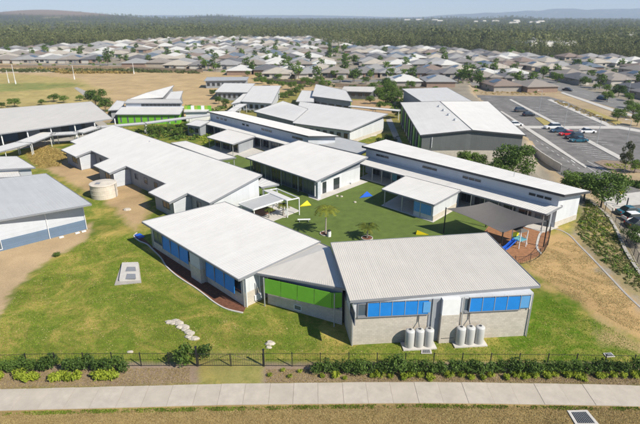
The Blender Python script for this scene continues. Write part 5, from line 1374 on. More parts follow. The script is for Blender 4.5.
lowsheet('footpath_strip', [(560, 93), (563, 92.4), (616, 110), (640, 117), (640, 119), (612, 111.5)], concrete, .10)
lowsheet('entry_path', [(604, 197), (640, 192), (640, 205), (622, 206), (612, 212), (604, 205)], concrete, .09)
lowsheet('footpath_strip', [(612, 205), (619, 206), (640, 226), (662, 250), (655, 254), (636, 235)], concrete, .11)
lowsheet('lower_carpark', [(619, 207), (690, 200), (720, 260), (664, 252), (640, 227)], asphalt, .05)
lowsheet('garden_island', [(594, 162.5), (603, 160.5), (640, 163), (700, 168), (700, 178), (640, 173), (612, 171)], bedm, .14)
lowsheet('garden_strip', [(535, 118), (541, 117.8), (552, 124), (544, 125.5)], mat('dry_garden', (.33, .27, .09), .95, .3, 2), .13)
lowsheet('garden_strip', [(583, 109), (592, 110), (622, 122.5), (616, 125)], mat('dry_garden', (.33, .27, .09), .95, .3, 2), .13)
lowsheet('garden_strip', [(622, 180.5), (640, 182), (700, 190), (700, 197), (640, 189)], bedm, .13)
cover('island_plants', [(552, 101.5), (560, 101), (620, 124.5), (612, 126)], 110, zL, (.6, 1.3), dry, 17)
cover('island_plants', [(598, 163), (640, 164.5), (640, 172), (614, 170)], 60, zL, (.5, 1.1), L_yel, 18)
cover('island_plants', [(620, 182), (640, 183), (640, 189)], 40, zL, (.8, 1.6), L_dark, 19)
cover('island_plants', [(470, 92), (540, 92), (548, 95), (480, 94.5)], 60, zL, (.5, 1.2), dry, 20)
def mark(a, b, w_, off=.045, z=zL):
    A_, B_ = at(*a, z), at(*b, z); d = (B_ - A_).normalized(); n_ = Vector((-d.y, d.x, 0)) * w_ / 2
    PM.hexa([v + Vector((0, 0, off - .02)) for v in (A_ - n_, B_ - n_, B_ + n_, A_ + n_)], [v + Vector((0, 0, off)) for v in (A_ - n_, B_ - n_, B_ + n_, A_ + n_)])
PM = MB()
for i in range(7):     # parking bays along the footpath strip, near side
    x0 = 620 - 4.6 * 1 - i * 4.7; y0 = 159.8 - i * 2.45; mark((x0, y0), (x0 - 20, y0 - 2.2), .14)
for i in range(14):
    x0 = 582 - i * 4.4; y0 = 139 - i * 2.3
    if not 536 < x0 < 556: mark((x0, y0), (x0 - 13, y0 - .8), .13)
for i in range(14):     # far side bays
    x0 = 527 + i * 5.6; y0 = 107 + i * 2.9; mark((x0 + 2, y0), (x0 + 13, y0 + .6), .13)
for i in range(10): x0 = 560 + i * 6; y0 = 104 + i * 2.55; mark((x0 - 12, y0 + .3), (x0, y0 + .6), .13)
for i in range(9): a_ = (536 + i * 5.2, 149.5 + i * 3.4 - 9); mark(a_, (a_[0] + 2.2, a_[1] + 1.45), .14)
mark((587, 161), (640, 189), .14); mark((571, 160), (575, 163), .25); mark((582, 163.5), (598, 174), .14)
for i in range(8): a_ = (548 + i * 12, 83.5 + i * 3.6); mark(a_, (a_[0] + 5, a_[1] + 1.5), .15, .05)
PM.build('road_markings', paint_line, None, kind='structure')
# light poles
def lamp(label, px, py, h=7.5, arm=1.2, z=zL, rz=0):
    c = Vector(at(px, py, z)); t = thing('street_lamp', label, 'lamp post', c, rz, 'lamp posts')
    mb = MB(); mb.tube([c, c + Vector((0, 0, h))], [.09, .055], 8); mb.build('pole', steel, t)
    mb = MB(); mb.tube([c + Vector((0, 0, h)), c + Vector((-arm, 0, h + .25))], .04, 6); mb.build('arm', steel, t)
    mb = MB(); mb.box((c.x - arm - .25, c.y, h + .2 + c.z), (.6, .25, .1)); mb.build('lamp_head', white_paint, t)
lamp('lamp post left in the far half of the carpark behind the dark parked cars', 539, 112.5)
lamp('lamp post standing behind the row of parked cars', 564, 128)
lamp('lamp post at the right of the parking bays beside the path strip', 596.5, 144.5)
lamp('lamp post nearest the right edge of the carpark', 625, 150)
for i, (x, y) in enumerate([(493, 84), (505, 79), (462, 73), (520, 70), (627, 100), (585, 82), (440, 68)]):
    lamp('%s slim street lamp among the houses counted from the gym outwards' % ORD[i], x, y, 8, 1.5)
# road sign, yellow
c = at(619, 203, zL); t = thing('road_sign', 'yellow warning sign on a pole by the entry path', 'road sign', c, 0)
mb = MB(); mb.tube([c, c + Vector((0, 0, 2.6))], .04, 6); mb.build('pole', steel, t)
mb = MB(); q_ = [c + Vector((dx_, -.05, 2.2 + dz_)) for dx_, dz_ in ((0, -.55), (.55, 0), (0, .55), (-.55, 0))]; mb.add([p for p in q_] + [p + Vector((0, .04, 0)) for p in q_], [(0, 1, 2, 3), (7, 6, 5, 4), (0, 4, 5, 1), (1, 5, 6, 2), (2, 6, 7, 3), (3, 7, 4, 0)]); mb.build('sign_plate', yellow, t)
for i, (x, y) in enumerate([(608, 201), (617, 205), (626, 208.5)]):
    c = at(x, y, zL); mb = MB(); mb.tube([c, c + Vector((0, 0, 1.9)), c + Vector((0, 0, 2.05))], [.11, .11, .04], 8); o = mb.build('bollard', dark_trim, None); tag(o, '%s dark upright post of the gateway at the carpark entry, counted from the trees' % ORD[i], 'post', 'entry posts'); recentre(o, c)
# wall along gym side of carpark
rw = thing('retaining_wall', 'pale concrete wall between the gym trees and the carpark road', 'wall', at(529, 150), 0)
P = pxl([(531, 152), (541, 160), (553, 168), (560, 172)], LOW)
for a_, b_ in zip(P[:-1], P[1:]):
    f_ = Fac(a_, b_); mb = MB(); f_.box(mb, 0, f_.L - .05, -.12, .12, LOW - .2, .3); mb.build('wall_panel', concrete, rw)
picket_fence('black picket fence on the carpark side behind the round dark tree', pxl([(560, 172), (575, 178), (592, 186), (604, 196)], LOW), 1.5, name='carpark_fence')
picket_fence('black picket fence down the batter at the right edge', pxl([(598, 207), (610, 216), (621, 230), (632, 250), (645, 276), (665, 305)], -1.2), 1.4, name='batter_fence')
rk_ = ribbon(smooth_line(pxl([(592, 205), (603, 213), (614, 226), (625, 246), (640, 272), (665, 310)], -1.0), 4), .5, .2, sub=.8).build('retaining_kerb', concrete_w, None, kind='structure')

# ------------------------------------------------------------------ cars
def car_meshes(kind):
    # side profile (x forward), roofline differs
    L, W = {'suv': (4.7, 1.85), 'sedan': (4.7, 1.78), 'hatch': (4.1, 1.74)}[kind]
    hb_ = .92 if kind == 'suv' else .82; hr = 1.72 if kind == 'suv' else 1.45
    body = MB()
    sec = {'suv': [(-.5, .55, .86), (-.49, .45, hb_), (-.3, .3, hb_ + .02), (.22, .28, hb_), (.44, .3, hb_ - .1), (.5, .42, .68)],
           'sedan': [(-.5, .5, .74), (-.48, .4, hb_), (-.3, .28, hb_ + .04), (.18, .28, hb_ + .01), (.43, .3, hb_ - .14), (.5, .4, .6)],
           'hatch': [(-.5, .5, .8), (-.48, .4, hb_), (-.3, .28, hb_ + .04), (.2, .28, hb_ + .01), (.43, .3, hb_ - .12), (.5, .4, .6)]}[kind]
    vs = []; fs = []; n = 6
    for (fx, zb, zt) in sec:
        ww = W / 2 * (.9 if abs(fx) > .45 else 1)
        for (yy, zz) in ((-ww * .94, zb * .6), (-ww, (zb * .6 + zt) / 2), (-ww * .9, zt), (ww * .9, zt), (ww, (zb * .6 + zt) / 2), (ww * .94, zb * .6)): vs.append((fx * L, yy, zz))
    for i in range(len(sec) - 1):
        for k in range(n): fs.append((i * n + k, (i + 1) * n + k, (i + 1) * n + (k + 1) % n, i * n + (k + 1) % n))
    fs += [tuple(range(n)), tuple(range(len(sec) * n - 1, len(sec) * n - n - 1, -1))]
    body.add(vs, fs)
    x0, x1, x2, x3 = {'suv': (-.48, -.40, .08, .26), 'sedan': (-.36, -.20, .06, .24), 'hatch': (-.48, -.36, .06, .26)}[kind]
    w0, w1 = W * .45, W * .38
    body.hexa([(x1 * L, -w1, hr - .05), (x2 * L, -w1, hr - .05), (x2 * L, w1, hr - .05), (x1 * L, w1, hr - .05)], [((x1 + .02) * L, -w1 * .93, hr), ((x2 - .02) * L, -w1 * .93, hr), ((x2 - .02) * L, w1 * .93, hr), ((x1 + .02) * L, w1 * .93, hr)])
    cab = MB(); cab.hexa([(x0 * L, -w0, hb_), (x3 * L, -w0, hb_), (x3 * L, w0, hb_), (x0 * L, w0, hb_)], [(x1 * L, -w1, hr - .05), (x2 * L, -w1, hr - .05), (x2 * L, w1, hr - .05), (x1 * L, w1, hr - .05)])
    wh = []
    for sx in (-.31, .31):
        for sy in (-1, 1):
            m_ = MB(); m_.tube([(sx * L, sy * (W / 2 - .2), .33), (sx * L, sy * (W / 2 + .01), .33)], .33, 14); wh.append(m_)
    lt = []
    for sy in (-1, 1):
        m_ = MB(); m_.box((.485 * L, sy * W * .36, .55), (.12, .34, .14)); lt.append(('headlight', m_))
        m_ = MB(); m_.box((-.49 * L, sy * W * .38, .66), (.1, .26, .16)); lt.append(('tail_light', m_))
    return body, cab, wh, lt
CARP = {}
redl = mat('red_lens', (.35, .01, .01), .3, 0)
def car(kind, label, px, py, rz, colm, z=zL, group='parked cars'):
    if kind not in CARP:
        t = thing('parked_car', label, 'car', (0, 0, 0), 0, group); body, cab, wh, lt = car_meshes(kind)
        body.build('body', colm, t, smooth=False); cab.build('windows', glass, t)
        for m_ in wh: m_.build('wheel', black, t)
        for nm, m_ in lt: m_.build(nm, white_paint if nm == 'headlight' else redl, t)
        CARP[kind] = t
    else:
        t = dup(CARP[kind], (0, 0, 0), 0, label, group)
    for ch in t.children:
        if ch.name.startswith('body'):
            if ch.data.materials[0] != colm: ch.data = ch.data.copy(); ch.data.materials[0] = colm
    c = at(px, py, z); t.location = (c.x, c.y, z + .06); t.rotation_euler = (0, 0, rz)
    return t
cw_ = mat('white_car_paint', (.72, .73, .74), .25, .02); ck = mat('black_car_paint', (.02, .022, .026), .22, .05); cr_ = mat('red_car_paint', (.50, .015, .02), .25, .03)
ct = mat('dark_teal_car_paint', (.02, .10, .14), .25, .05); cgm = mat('dark_grey_car_paint', (.07, .075, .08), .25, .05); cs_ = mat('silver_car_paint', (.42, .43, .45), .25, .04); cbl = mat('blue_grey_car_paint', (.03, .07, .12), .25, .05)
# parts of named bodies need unique meshes: prototypes are recoloured on copy
car('suv', 'dark grey four wheel drive parked farthest left in the carpark', 521, 112, .12, cgm)
car('hatch', 'black hatchback parked beside the dark grey four wheel drive', 528.5, 116.2, .12, ck)
car('suv', 'white four wheel drive at the far end of the row of parked cars', 552, 128.8, math.pi + .05, cw_)
car('sedan', 'dark blue sedan parked between the white four wheel drive and the red car', 558.5, 132.3, math.pi + .05, cbl)
car('hatch', 'bright red car parked in the row', 566.5, 135.6, math.pi + .05, cr_)
car('suv', 'black four wheel drive parked right of the red car', 574, 139, math.pi + .05, ck)
car('sedan', 'dark teal sedan at the near end of the row of parked cars', 578.5, 142, math.pi + .05, ct)
car('sedan', 'white sedan parked on the far side of the path strip', 587, 133, .05, cw_)
car('hatch', 'white hatchback parked by the gym corner', 515.5, 126, .1, cw_)
car('sedan', 'dark blue green car nearest the trees in the lower carpark', 630, 214.5, .1, ct)
car('hatch', 'white car between the two dark ones in the lower carpark', 635, 220.5, .1, cw_)
car('sedan', 'black car lowest at the right edge in the lower carpark', 639.5, 227, .1, ck)
car('sedan', 'dark green car driving on the street beyond the carpark', 567.5, 91, -.95, cgm, group='cars on the street')
car('hatch', 'small blue car on the street near the right edge', 602, 100, -.95, cbl, group='cars on the street')
car('hatch', 'red car parked under the open shed at the left edge', 2, 138, .4, cr_, z=0)

# ------------------------------------------------------------------ suburb
hwall = [mat('house_wall_%d' % i, c_, .8, .08, 1.0, kind='brick') for i, c_ in enumerate([(.42, .36, .29), (.30, .21, .16), (.55, .52, .47), (.36, .33, .30)])]
hroof = [mat('house_roof_%d' % i, c_, .6, .08, .5) for i, c_ in enumerate([(.30, .295, .29), (.13, .13, .135), (.27, .24, .21), (.56, .55, .52), (.20, .19, .185), (.42, .38, .32), (.23, .18, .15), (.13, .16, .20)])]
garm = mat('garage_door', (.55, .52, .47), .6, .05, 1, kind='clad')
def hip(mb, x0, x1, y0, y1, z, pitch=.33, ov=.65):
    x0 -= ov; x1 += ov; y0 -= ov; y1 += ov; w_, d_ = x1 - x0, y1 - y0; r_ = min(w_, d_) / 2; h = r_ * pitch
    if w_ >= d_: a_, b_ = (x0 + r_, (y0 + y1) / 2, z + h), (x1 - r_, (y0 + y1) / 2, z + h)
    else: a_, b_ = ((x0 + x1) / 2, y0 + r_, z + h), ((x0 + x1) / 2, y1 - r_, z + h)
    vs = [(x0, y0, z), (x1, y0, z), (x1, y1, z), (x0, y1, z), a_, b_, (x0, y0, z - .2), (x1, y0, z - .2), (x1, y1, z - .2), (x0, y1, z - .2)]
    if w_ >= d_: fs = [(0, 1, 5, 4), (1, 2, 5), (2, 3, 4, 5), (3, 0, 4)]
    else: fs = [(0, 1, 4), (1, 2, 5, 4), (2, 3, 5), (3, 0, 4, 5)]
    fs += [(6, 7, 1, 0), (7, 8, 2, 1), (8, 9, 3, 2), (9, 6, 0, 3), (9, 8, 7, 6)]
    mb.add(vs, fs)
def solar(mb, x, y, z): mb.hexa([(x, y, z), (x + 3.2, y, z), (x + 3.2, y + 1.8, z + .75), (x, y + 1.8, z + .75)], [(x, y, z + .06), (x + 3.2, y, z + .06), (x + 3.2, y + 1.8, z + .81), (x, y + 1.8, z + .81)])
HP = []
for v in range(4):
    W_, D_ = [(13.5, 18), (14.5, 17), (13, 19), (14.5, 16)][v]; sgn = 1 if v % 2 else -1
    t = thing('suburban_house', 'x', 'house', (0, 0, 0), 0, 'suburban houses')
    mw = MB(); mw.prism([(-W_ / 2, -D_ / 2 + 2.5), (W_ / 2, -D_ / 2 + 2.5), (W_ / 2, D_ / 2), (-W_ / 2, D_ / 2)], -1.5, 2.6)
    gx0, gx1 = (W_ / 2 - 6.2, W_ / 2) if sgn > 0 else (-W_ / 2, -W_ / 2 + 6.2)
    mw.prism([(gx0 + .02, -D_ / 2), (gx1 - .02, -D_ / 2), (gx1 - .02, -D_ / 2 + 2.6), (gx0 + .02, -D_ / 2 + 2.6)], -1.5, 2.58)
    ow = mw.build('wall', hwall[0], t)
    mr = MB(); hip(mr, -W_ / 2, W_ / 2, -D_ / 2 + 2.5, D_ / 2, 2.65); hip(mr, gx0, gx1, -D_ / 2, -D_ / 2 + 8.5, 2.70)
    orf = mr.build('roof', hroof[0], t)
    if v in (0, 2):
        zr_ = lambda x: 2.65 + (W_ / 2 + .65 - x) * .33 + .06
        ms_ = MB(); x0_, x1_, y0_, y1_ = 1.4, 5.0, 0.0, 5.2
        ms_.hexa([(x0_, y0_, zr_(x0_)), (x1_, y0_, zr_(x1_)), (x1_, y1_, zr_(x1_)), (x0_, y1_, zr_(x0_))], [(x0_, y0_, zr_(x0_) + .06), (x1_, y0_, zr_(x1_) + .06), (x1_, y1_, zr_(x1_) + .06), (x0_, y1_, zr_(x0_) + .06)]); ms_.build('solar_panel', glass2, t)
    gg = Fac((gx0, -D_ / 2), (gx1, -D_ / 2)); gg.part(t, 'garage_door', garm, .6, 5.4, 0, .05, 0.02, 2.2)
    fx0, fx1 = (-W_ / 2, gx0) if sgn > 0 else (gx1, W_ / 2); f_ = Fac((fx0, -D_ / 2 + 2.5), (fx1, -D_ / 2 + 2.5))
    f_.window(t, f_.L * .12, f_.L * .45, .7, 2.1, fr=white_paint); f_.part(t, 'door', trim_grey, f_.L * .62, f_.L * .62 + .9, 0, .05, 0.02, 2.1)
    f_ = Fac((W_ / 2, -D_ / 2 + 3), (W_ / 2, D_ / 2)); f_.window(t, 2, 3.6, 1, 2.1, fr=white_paint); f_.window(t, 7, 8.4, 1, 2.1, fr=white_paint)
    f_ = Fac((-W_ / 2, D_ / 2), (-W_ / 2, -D_ / 2 + 3)); f_.window(t, 3, 4.6, 1, 2.1, fr=white_paint); f_.window(t, 8, 9.4, 1, 2.1, fr=white_paint)
    HP.append((t, ow.data, orf.data))
HV = {}
for v, (t, wd, rd) in enumerate(HP):
    for r_ in range(8):
        m_ = rd.copy(); m_.materials[0] = hroof[r_]; HV[('r', v, r_)] = m_
    for r_ in range(4):
        m_ = wd.copy(); m_.materials[0] = hwall[r_]; HV[('w', v, r_)] = m_
rcol = ['mid grey', 'charcoal', 'tan', 'white', 'dark grey', 'sandy', 'brown', 'blue grey']
wcol = ['beige brick', 'brown brick', 'cream', 'taupe']
# allowed region in survey pixels
REG = [(-60, 65.5), (-60, 53), (30, 50), (95, 46.5), (150, 41), (240, 36.8), (318, 37.5), (352, 42), (352, 49), (430, 50.5), (505, 54), (560, 58), (640, 60.5), (720, 64), (720, 112), (640, 99), (600, 89), (545, 78), (549, 90), (484, 91), (470, 88), (430, 89), (380, 86), (330, 84), (300, 83), (258, 79.5), (205, 72.5), (120, 68)]
REGW = [at(px, py, -1)[:2] for px, py in REG]
hs = []
rows = []
y0 = 214.0; rr = random.Random(77); ri = 0
while y0 < 900:
    x = -y0 * .85 + rr.uniform(0, 10)
    while x < y0 * .85:
        yy = y0 - max(0, x - 20) * .10 + 10 * math.sin(x / 90 + 1) + rr.uniform(-1.5, 1.5)
        if (int((x + 4000) / 14.9) % 11) != 5 or y0 > 520:
            hs.append((x, yy, 0 if ri % 2 == 0 else math.pi))
        x += rr.uniform(14.2, 16.4)
    y0 += 21 if ri % 2 == 0 else 33
    ri += 1
X = np.array([h[0] for h in hs]); Y = np.array([h[1] for h in hs]); inn = inpoly(X, Y, REGW)
hs = [h for h, k in zip(hs, inn) if k]
# keep off the street on the low side
STR = [at(px, py, zL)[:2] for px, py in [(524, 72), (535, 84), (556, 93), (640, 121), (720, 145), (720, 127), (640, 104), (590, 90), (548, 77), (530, 70)]]
hs = [h for h in hs if not inpoly(np.array([h[0]]), np.array([h[1]]), STR)[0]]
hs.sort(key=lambda h: h[1])
print('houses', len(hs))
NP = 150
sides = lambda x, y: ('far left' if x / y < -.4 else 'left' if x / y < -.18 else 'left of centre' if x / y < -.03 else 'centre' if x / y < .1 else 'right of centre' if x / y < .25 else 'right' if x / y < .42 else 'far right')
hstuff = MB(); smallM = {}
used_lab = {}
deps = lambda y: 'nearest row' if y < 285 else 'second rows' if y < 330 else 'middle rows' if y < 420 else 'back rows' if y < 560 else 'farthest rows'
for i, (x, y, rz) in enumerate(hs[:300]):
    v = rr.randrange(4); rc = rr.choice([0, 0, 0, 1, 2, 2, 2, 3, 3, 3, 4, 4, 5, 5, 6, 7]); wc = rr.randrange(4)
    lab = '%s roof %s house facing %s, %s, %s' % (rcol[rc], wcol[wc], 'school' if rz == 0 else 'wood', deps(y), sides(x, y))
    z_ = hz(x, y); ang = rz + rr.uniform(-.06, .06) + (.10 if x > 60 else 0)
    if i < NP:
        t0, wd, rd = HP[v]
        t = dup(t0, (x, y, z_), ang, lab, 'suburban houses', meshmap={wd.name: HV[('w', v, wc)], rd.name: HV[('r', v, rc)]})
    else:
        key = (v, rc, wc)
        if key not in smallM:
            W_, D_ = [(12.5, 17), (14, 15), (11.5, 18), (13, 14)][v]; m_ = MB(); m_.cur = 0
            m_.prism([(-W_ / 2, -D_ / 2), (W_ / 2, -D_ / 2), (W_ / 2, D_ / 2), (-W_ / 2, D_ / 2)], -1.5, 2.6)
            m_.cur = 1; hip(m_, -W_ / 2, W_ / 2, -D_ / 2 + 2.5, D_ / 2, 2.65); hip(m_, 0, W_ / 2, -D_ / 2, -D_ / 2 + 8.5, 2.7)
            m_.cur = 2; f_ = Fac((-W_ / 2, -D_ / 2), (W_ / 2, -D_ / 2)); f_.box(m_, 1, 3, 0, .05, .8, 2.1); f_.box(m_, 7, 11, 0, .05, 0.02, 2.1)
            o = m_.build('suburban_house', [hwall[wc], hroof[rc], glass2], None); smallM[key] = o.data; bpy.data.objects.remove(o)
        o = bpy.data.objects.new('suburban_house', smallM[key]); COL.objects.link(o); o.location = (x, y, z_); o.rotation_euler = (0, 0, ang); t = tag(o, lab, 'house', 'suburban houses')
    used_lab.setdefault(lab, []).append(t)
for t0, wd, rd in HP:
    for ch in list(t0.children_recursive): bpy.data.objects.remove(ch)
    bpy.data.objects.remove(t0)
for lab, l in used_lab.items():
    if len(l) > 1:
        l.sort(key=lambda o: o.location.x)
        for k_, o in enumerate(l): o['label'] = lab + ', ' + ('leftmost' if k_ == 0 else 'rightmost' if k_ == len(l) - 1 else ORD[k_] + ' from left')
mb = MB()
for (x, y, rz) in hs[300:]:
    W_, D_ = rr.choice([(12.5, 17), (14, 15), (11.5, 18)]); z_ = hz(x, y)
    m_ = MB(); m_.prism([(-W_ / 2, -D_ / 2), (W_ / 2, -D_ / 2), (W_ / 2, D_ / 2), (-W_ / 2, D_ / 2)], -1, 2.6); k1 = len(m_.f); hip(m_, -W_ / 2, W_ / 2, -D_ / 2, D_ / 2, 2.65)
    o0 = len(mb.v); mb.v += [(p[0] + x, p[1] + y, p[2] + z_) for p in m_.v]; mb.f += [tuple(i + o0 for i in f) for f in m_.f]
    rc = rr.choice([0, 1, 2, 3, 3, 4, 5, 5, 6, 7]); mb.mi += [8 + rr.randrange(4)] * k1 + [rc] * (len(m_.f) - k1)
if mb.v: tag(mb.build('distant_houses', hroof + hwall, None, kind='stuff'))
# paling fences between the nearest yards
fm_ = mat('paling_timber', (.30, .23, .16), .85, .2, 1)
for i, (a_, b_, lab) in enumerate([((0, 67.5), (130, 69.5), 'long timber paling fence behind the oval houses'), ((130, 69.8), (205, 72.5), 'timber paling fence between the oval houses and the small cabin'), ((255, 81), (330, 86), 'timber paling fence along the yards behind the white roofs'), ((335, 87), (425, 91), 'timber paling fence left of the gym annex')]):
    A_, B_ = at(*a_), at(*b_); t = thing('paling_fence', lab, 'fence', A_, math.atan2((B_ - A_).y, (B_ - A_).x)); f_ = Fac(A_, B_); n_ = int(f_.L / 2.4)
    for k_ in range(n_): f_.part(t, 'fence_panel', fm_, k_ * 2.4 + .03, k_ * 2.4 + 2.37, -.03 - .02 * (k_ % 2), .03, -.3, 1.7)
# suburban streets as strips between the rows
for k_, y_ in enumerate([246, 300, 354, 408, 462, 516]):
    P = []
    for j in range(30):
        x = -y_ * .8 + j * y_ * 1.6 / 29; P.append((x, y_ + 3 - max(0, x - 20) * .10 + 10 * math.sin(x / 90 + 1)))
    ok = inpoly(np.array([p[0] for p in P]), np.array([p[1] for p in P]), REGW)
    seg = [p for p, o_ in zip(P, ok) if o_]
    if len(seg) > 3: ribbon(seg, 7.5, .06, sub=12).build('suburban_street', asphalt2, None, kind='structure')

# trees between houses
def far_tree_mesh(seed, leaf, h=6.5, cw=4.5, per=260, size=.5, kind='round'): return tree_meshes(seed, h, cw, per, size, leaf, bark, kind)
TREES['yard'] = [far_tree_mesh(s, L_mid) for s in (41, 42)] + [far_tree_mesh(43, L_dark)]
TREES['yard'] = [(a_, b_) for a_, b_ in TREES['yard']]
k_ = 0
fam = random.Random(9)
tn = 0
spots_used = {}
while tn < 210 and k_ < 30000:
    k_ += 1; y = 235 + (fam.random() ** 1.3) * 420; x = fam.uniform(-.75, .72) * y
    if not inpoly(np.array([x]), np.array([y]), REGW)[0]: continue
    if any(abs(h[0] - x) < 6.2 and abs(h[1] - y) < 9.5 for h in hs): continue
    s = fam.uniform(.6, 1.15); z_ = hz(x, y)
    lab = '%s leafy yard tree, %s of houses, %s' % ('small' if s < .78 else 'medium' if s < .97 else 'large', deps(y), sides(x, y))
    t = tree('yard', (x, y, z_), 5.0 * s, lab, name='yard_tree', group='yard trees among the houses'); tn += 1; spots_used.setdefault(lab, []).append(t)
for lab, l in spots_used.items():
    l.sort(key=lambda o: o.location.x)
    if len(l) > 1:
        for k_, o in enumerate(l): o['label'] = lab + ', ' + ('leftmost' if k_ == 0 else 'rightmost' if k_ == len(l) - 1 else ORD[k_] + ' from left')
# street trees along the right hand street
lst = [(479, 84), (492, 81), (511, 82), (515, 76), (523, 88), (537, 92), (545, 73), (557, 83), (575, 84), (585, 86), (595, 90), (606, 93), (618, 97), (628, 101), (607, 102), (628, 108), (500, 72), (478, 70), (560, 76)]
for i, (x, y) in enumerate(lst):
    tree('mid' if i % 3 else 'dark', gz(x, y, zL), 2.8 + 2.0 * ((i * 7) % 5) / 4, '%s street tree counted from the near end beside the street beyond the carpark' % ORD[i], group='street trees', cw=1.1)

# ------------------------------------------------------------------ the wood beyond
def wood(name, n, seed, dmax, near, leaf, hs_=(9, 17), fade=1.0, cards=46):
    rs = np.random.RandomState(seed); vs = []
    az = rs.uniform(-.78, .78, n * 3); base = np.interp(az, [a for a, b in FLINE], [b for a, b in FLINE])
    yy = base + near + (rs.uniform(0, 1, n * 3) ** 1.6) * (dmax - base); m = yy > base
    az, yy = az[m][:n], yy[m][:n]; xx = az * yy
    bare_ = np.exp(-((az + 0.50) / 0.12) ** 2) * np.exp(-((yy - 3150) / 420) ** 2) > .35
    bare_ |= (wav(xx, yy, 95, 3.1) > .62)
    az, yy, xx = az[~bare_], yy[~bare_], xx[~bare_]
    zz = height(xx, yy); N_ = len(xx); K_ = cards
    h = rs.uniform(*hs_, N_) * (1 + .25 * wav(xx, yy, 60, 2)) ; cwd = h * rs.uniform(.22, .36, N_)
    # crown cards inside a ragged ellipsoid
    d = rs.normal(size=(N_, K_, 3)); d /= np.linalg.norm(d, axis=2)[..., None]; r_ = rs.uniform(.3, 1, (N_, K_)) ** .5
    cz = h * .56
    px_ = xx[:, None] + d[..., 0] * r_ * cwd[:, None]; py_ = yy[:, None] + d[..., 1] * r_ * cwd[:, None]; pz_ = zz[:, None] + cz[:, None] + d[..., 2] * r_ * (h * .46)[:, None]
    P = np.stack([px_, py_, pz_], -1).reshape(-1, 3); M_ = len(P)
    nrm = d.reshape(-1, 3) * .7 + rs.normal(size=(M_, 3)) * .5 + np.array([0, 0, .3]); nrm /= np.linalg.norm(nrm, axis=1)[:, None]
    t = np.cross(nrm, rs.normal(size=(M_, 3))); t /= np.linalg.norm(t, axis=1)[:, None]; b = np.cross(nrm, t)
    s = (np.repeat(cwd, K_) * rs.uniform(.5, 1.0, M_) * 2.5 / math.sqrt(K_))[:, None]
    V_ = np.stack([P - t * s, P - b * s * .6, P + t * s, P + b * s * .6], 1).reshape(-1, 3)
    F_ = np.arange(M_ * 4).reshape(-1, 4)
    me = npmesh(name, V_, F_); me.materials.append(leaf)
    # trunks
    o = bpy.data.objects.new(name, me); COL.objects.link(o); tag(o, kind='stuff')
    T_ = min(N_, 700); a_ = np.argsort(yy)[:T_ * 3:3]; T_ = len(a_); w_ = .12
    q = np.array([[-w_, 0], [w_, 0], [0, w_ * 1.6]]); VB = []
    for zt in (0, 1):
        VB.append(np.stack([xx[a_][:, None] + q[None, :, 0] * (1 - .5 * zt), yy[a_][:, None] + q[None, :, 1] * (1 - .5 * zt), (zz[a_] + zt * h[a_] * .7)[:, None] + np.zeros((1, 3))], -1))
    V_ = np.concatenate(VB, 1).reshape(-1, 3); bi = np.arange(T_)[:, None] * 6
    F_ = np.concatenate([bi + np.array([[0, 1, 4, 3]]), bi + np.array([[1, 2, 5, 4]]), bi + np.array([[2, 0, 3, 5]])], 0)
    me = npmesh(name + '_trunks', V_, F_); me.materials.append(bark_pale); o2 = bpy.data.objects.new(name + '_trunks', me); COL.objects.link(o2); tag(o2, kind='stuff')
wood('forest', 3000, 51, 1000, 0, L_for, (8, 14), cards=120)
wood('distant_forest', 9000, 52, 4200, 120, L_for, (10, 16), cards=32)
# rough grass and low scrub of the paddock and yard edges
cover('paddock_scrub', [(0, 72.6), (130, 72.3), (200, 74), (200, 71.6), (120, 69.8), (0, 70)], 420, 0, (.8, 2.4), L_euc, 31, size=.2)
cover('paddock_scrub', [(40, 68.5), (90, 72), (140, 73.5), (60, 73.8)], 220, 0, (1, 2.6), dry, 32, size=.2)
cover('paddock_scrub', [(255, 79), (330, 82.5), (330, 85), (255, 82)], 120, 0, (.8, 2.4), L_mid, 33, size=.2)
cover('yard_planting', REG, 1500, 0, (.7, 2.2), L_mid, 34, per=18, size=.28)
# short grass blades on the lawn, verge and yard
def blades(name, poly, n, leaf, seed, hgt, thr=None, z=0):
    rs = np.random.RandomState(seed); P = [at(px, py, z)[:2] for px, py in poly]; xs_ = [p[0] for p in P]; ys_ = [p[1] for p in P]
    X = rs.uniform(min(xs_), max(xs_), n * 5); Y = rs.uniform(min(ys_), max(ys_), n * 5); m = inpoly(X, Y, P)
    if thr is not None: m &= (noise2(X, Y, 1.7, 2.2) + noise2(X, Y, .6, .7) * .6 + rs.normal(0, .25, len(X))) > thr
    X, Y = X[m][:n], Y[m][:n]; N_ = len(X); Z_ = height(X, Y); a = rs.uniform(0, 6.28, N_); h = hgt * rs.uniform(.5, 1.3, N_); w_ = rs.uniform(.03, .07, N_)
    l_ = rs.uniform(-.09, .09, (N_, 2))
    v0 = np.stack([X - np.cos(a) * w_, Y - np.sin(a) * w_, Z_ - .01], -1); v1 = np.stack([X + np.cos(a) * w_, Y + np.sin(a) * w_, Z_ - .01], -1); v2 = np.stack([X + l_[:, 0], Y + l_[:, 1], Z_ + h], -1)
    me = npmesh(name, np.stack([v0, v1, v2], 1).reshape(-1, 3), np.arange(N_ * 3).reshape(-1, 3)); me.materials.append(leaf)
    o = bpy.data.objects.new(name, me); COL.objects.link(o); tag(o, kind='stuff')
g_green = leafmat('green_grass_blades', (0.08, 0.15, 0.008), (0.25, 0.34, 0.03)); g_straw = leafmat('straw_grass_blades', (0.28, 0.22, 0.08), (0.50, 0.41, 0.19)); g_brown = leafmat('brown_grass_blades', (0.22, 0.17, 0.07), (0.40, 0.31, 0.145))
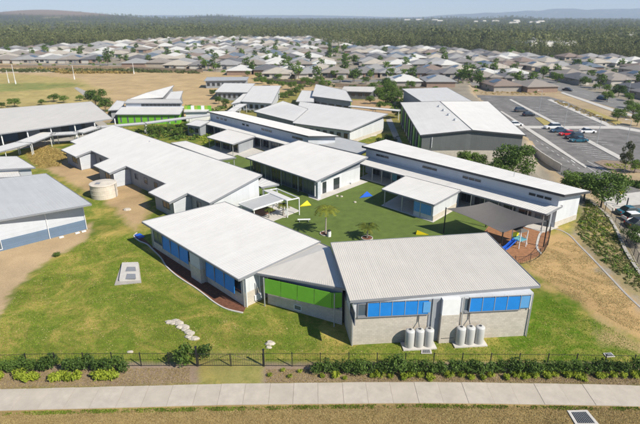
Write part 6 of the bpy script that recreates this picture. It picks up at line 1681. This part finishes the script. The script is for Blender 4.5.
lawnp = [(92, 236), (132, 236), (150, 254), (176, 280), (212, 303), (242, 316), (268, 306), (348, 347), (525, 338), (545, 296), (600, 322), (640, 345), (640, 361), (0, 361), (0, 318), (20, 290), (45, 268)]
blades('lawn_grass', lawnp, 60000, g_green, 1, .06)
blades('dry_lawn_grass', lawnp, 14000, g_straw, 2, .06, .45)
blades('verge_grass', [(-10, 414), (120, 410), (320, 406), (430, 405), (650, 408.5), (650, 430), (-10, 430)], 50000, g_brown, 3, .045)
blades('dry_verge_grass', [(-10, 414), (120, 410), (320, 406), (430, 405), (650, 408.5), (650, 430), (-10, 430)], 12000, g_straw, 4, .05, .3)
blades('green_verge_grass', [(-10, 413), (120, 409), (320, 405.2), (430, 404.2), (650, 407.5), (650, 411), (430, 408), (320, 409), (120, 413), (-10, 416)], 8000, g_green, 5, .09, .1)
blades('dry_slope_grass', [(525, 262), (560, 240), (572, 240), (592, 260), (640, 308), (640, 335), (590, 308), (550, 286)], 22000, g_straw, 6, .045, -.1)
blades('bed_litter', [(-10, 369), (190, 368), (190, 385), (0, 389)], 12000, g_brown, 7, .05)
blades('bed_litter', [(266, 369), (650, 371), (650, 385), (420, 381), (266, 383)], 20000, g_brown, 8, .05)
# pale far roofs glimpsed in the wood on the right
ft = random.Random(12)
mb = MB()
for i in range(40):
    px, py = ft.choice([(ft.uniform(405, 440), ft.uniform(23.5, 25)), (ft.uniform(455, 545), ft.uniform(24.5, 27.5)), (ft.uniform(520, 570), ft.uniform(41, 49)), (ft.uniform(600, 640), ft.uniform(36, 40))])
    c = at(px, py, 0); z_ = hz(c.x, c.y) + 10 if py < 30 else hz(c.x, c.y) + 4; mb.box((c.x, c.y, z_), (ft.uniform(14, 40) if py < 30 else 16, 20, 4), ft.uniform(-.3, .3), .8)
mb.build('far_sheds', mat('far_pale_roofs', (.5, .48, .44), .7), None, kind='stuff')
print('objects', len(bpy.data.objects))
for o in bpy.data.objects:
    if o.get('label') and len(o['label'].split()) > 15: print('LONG', o.name, o['label'])
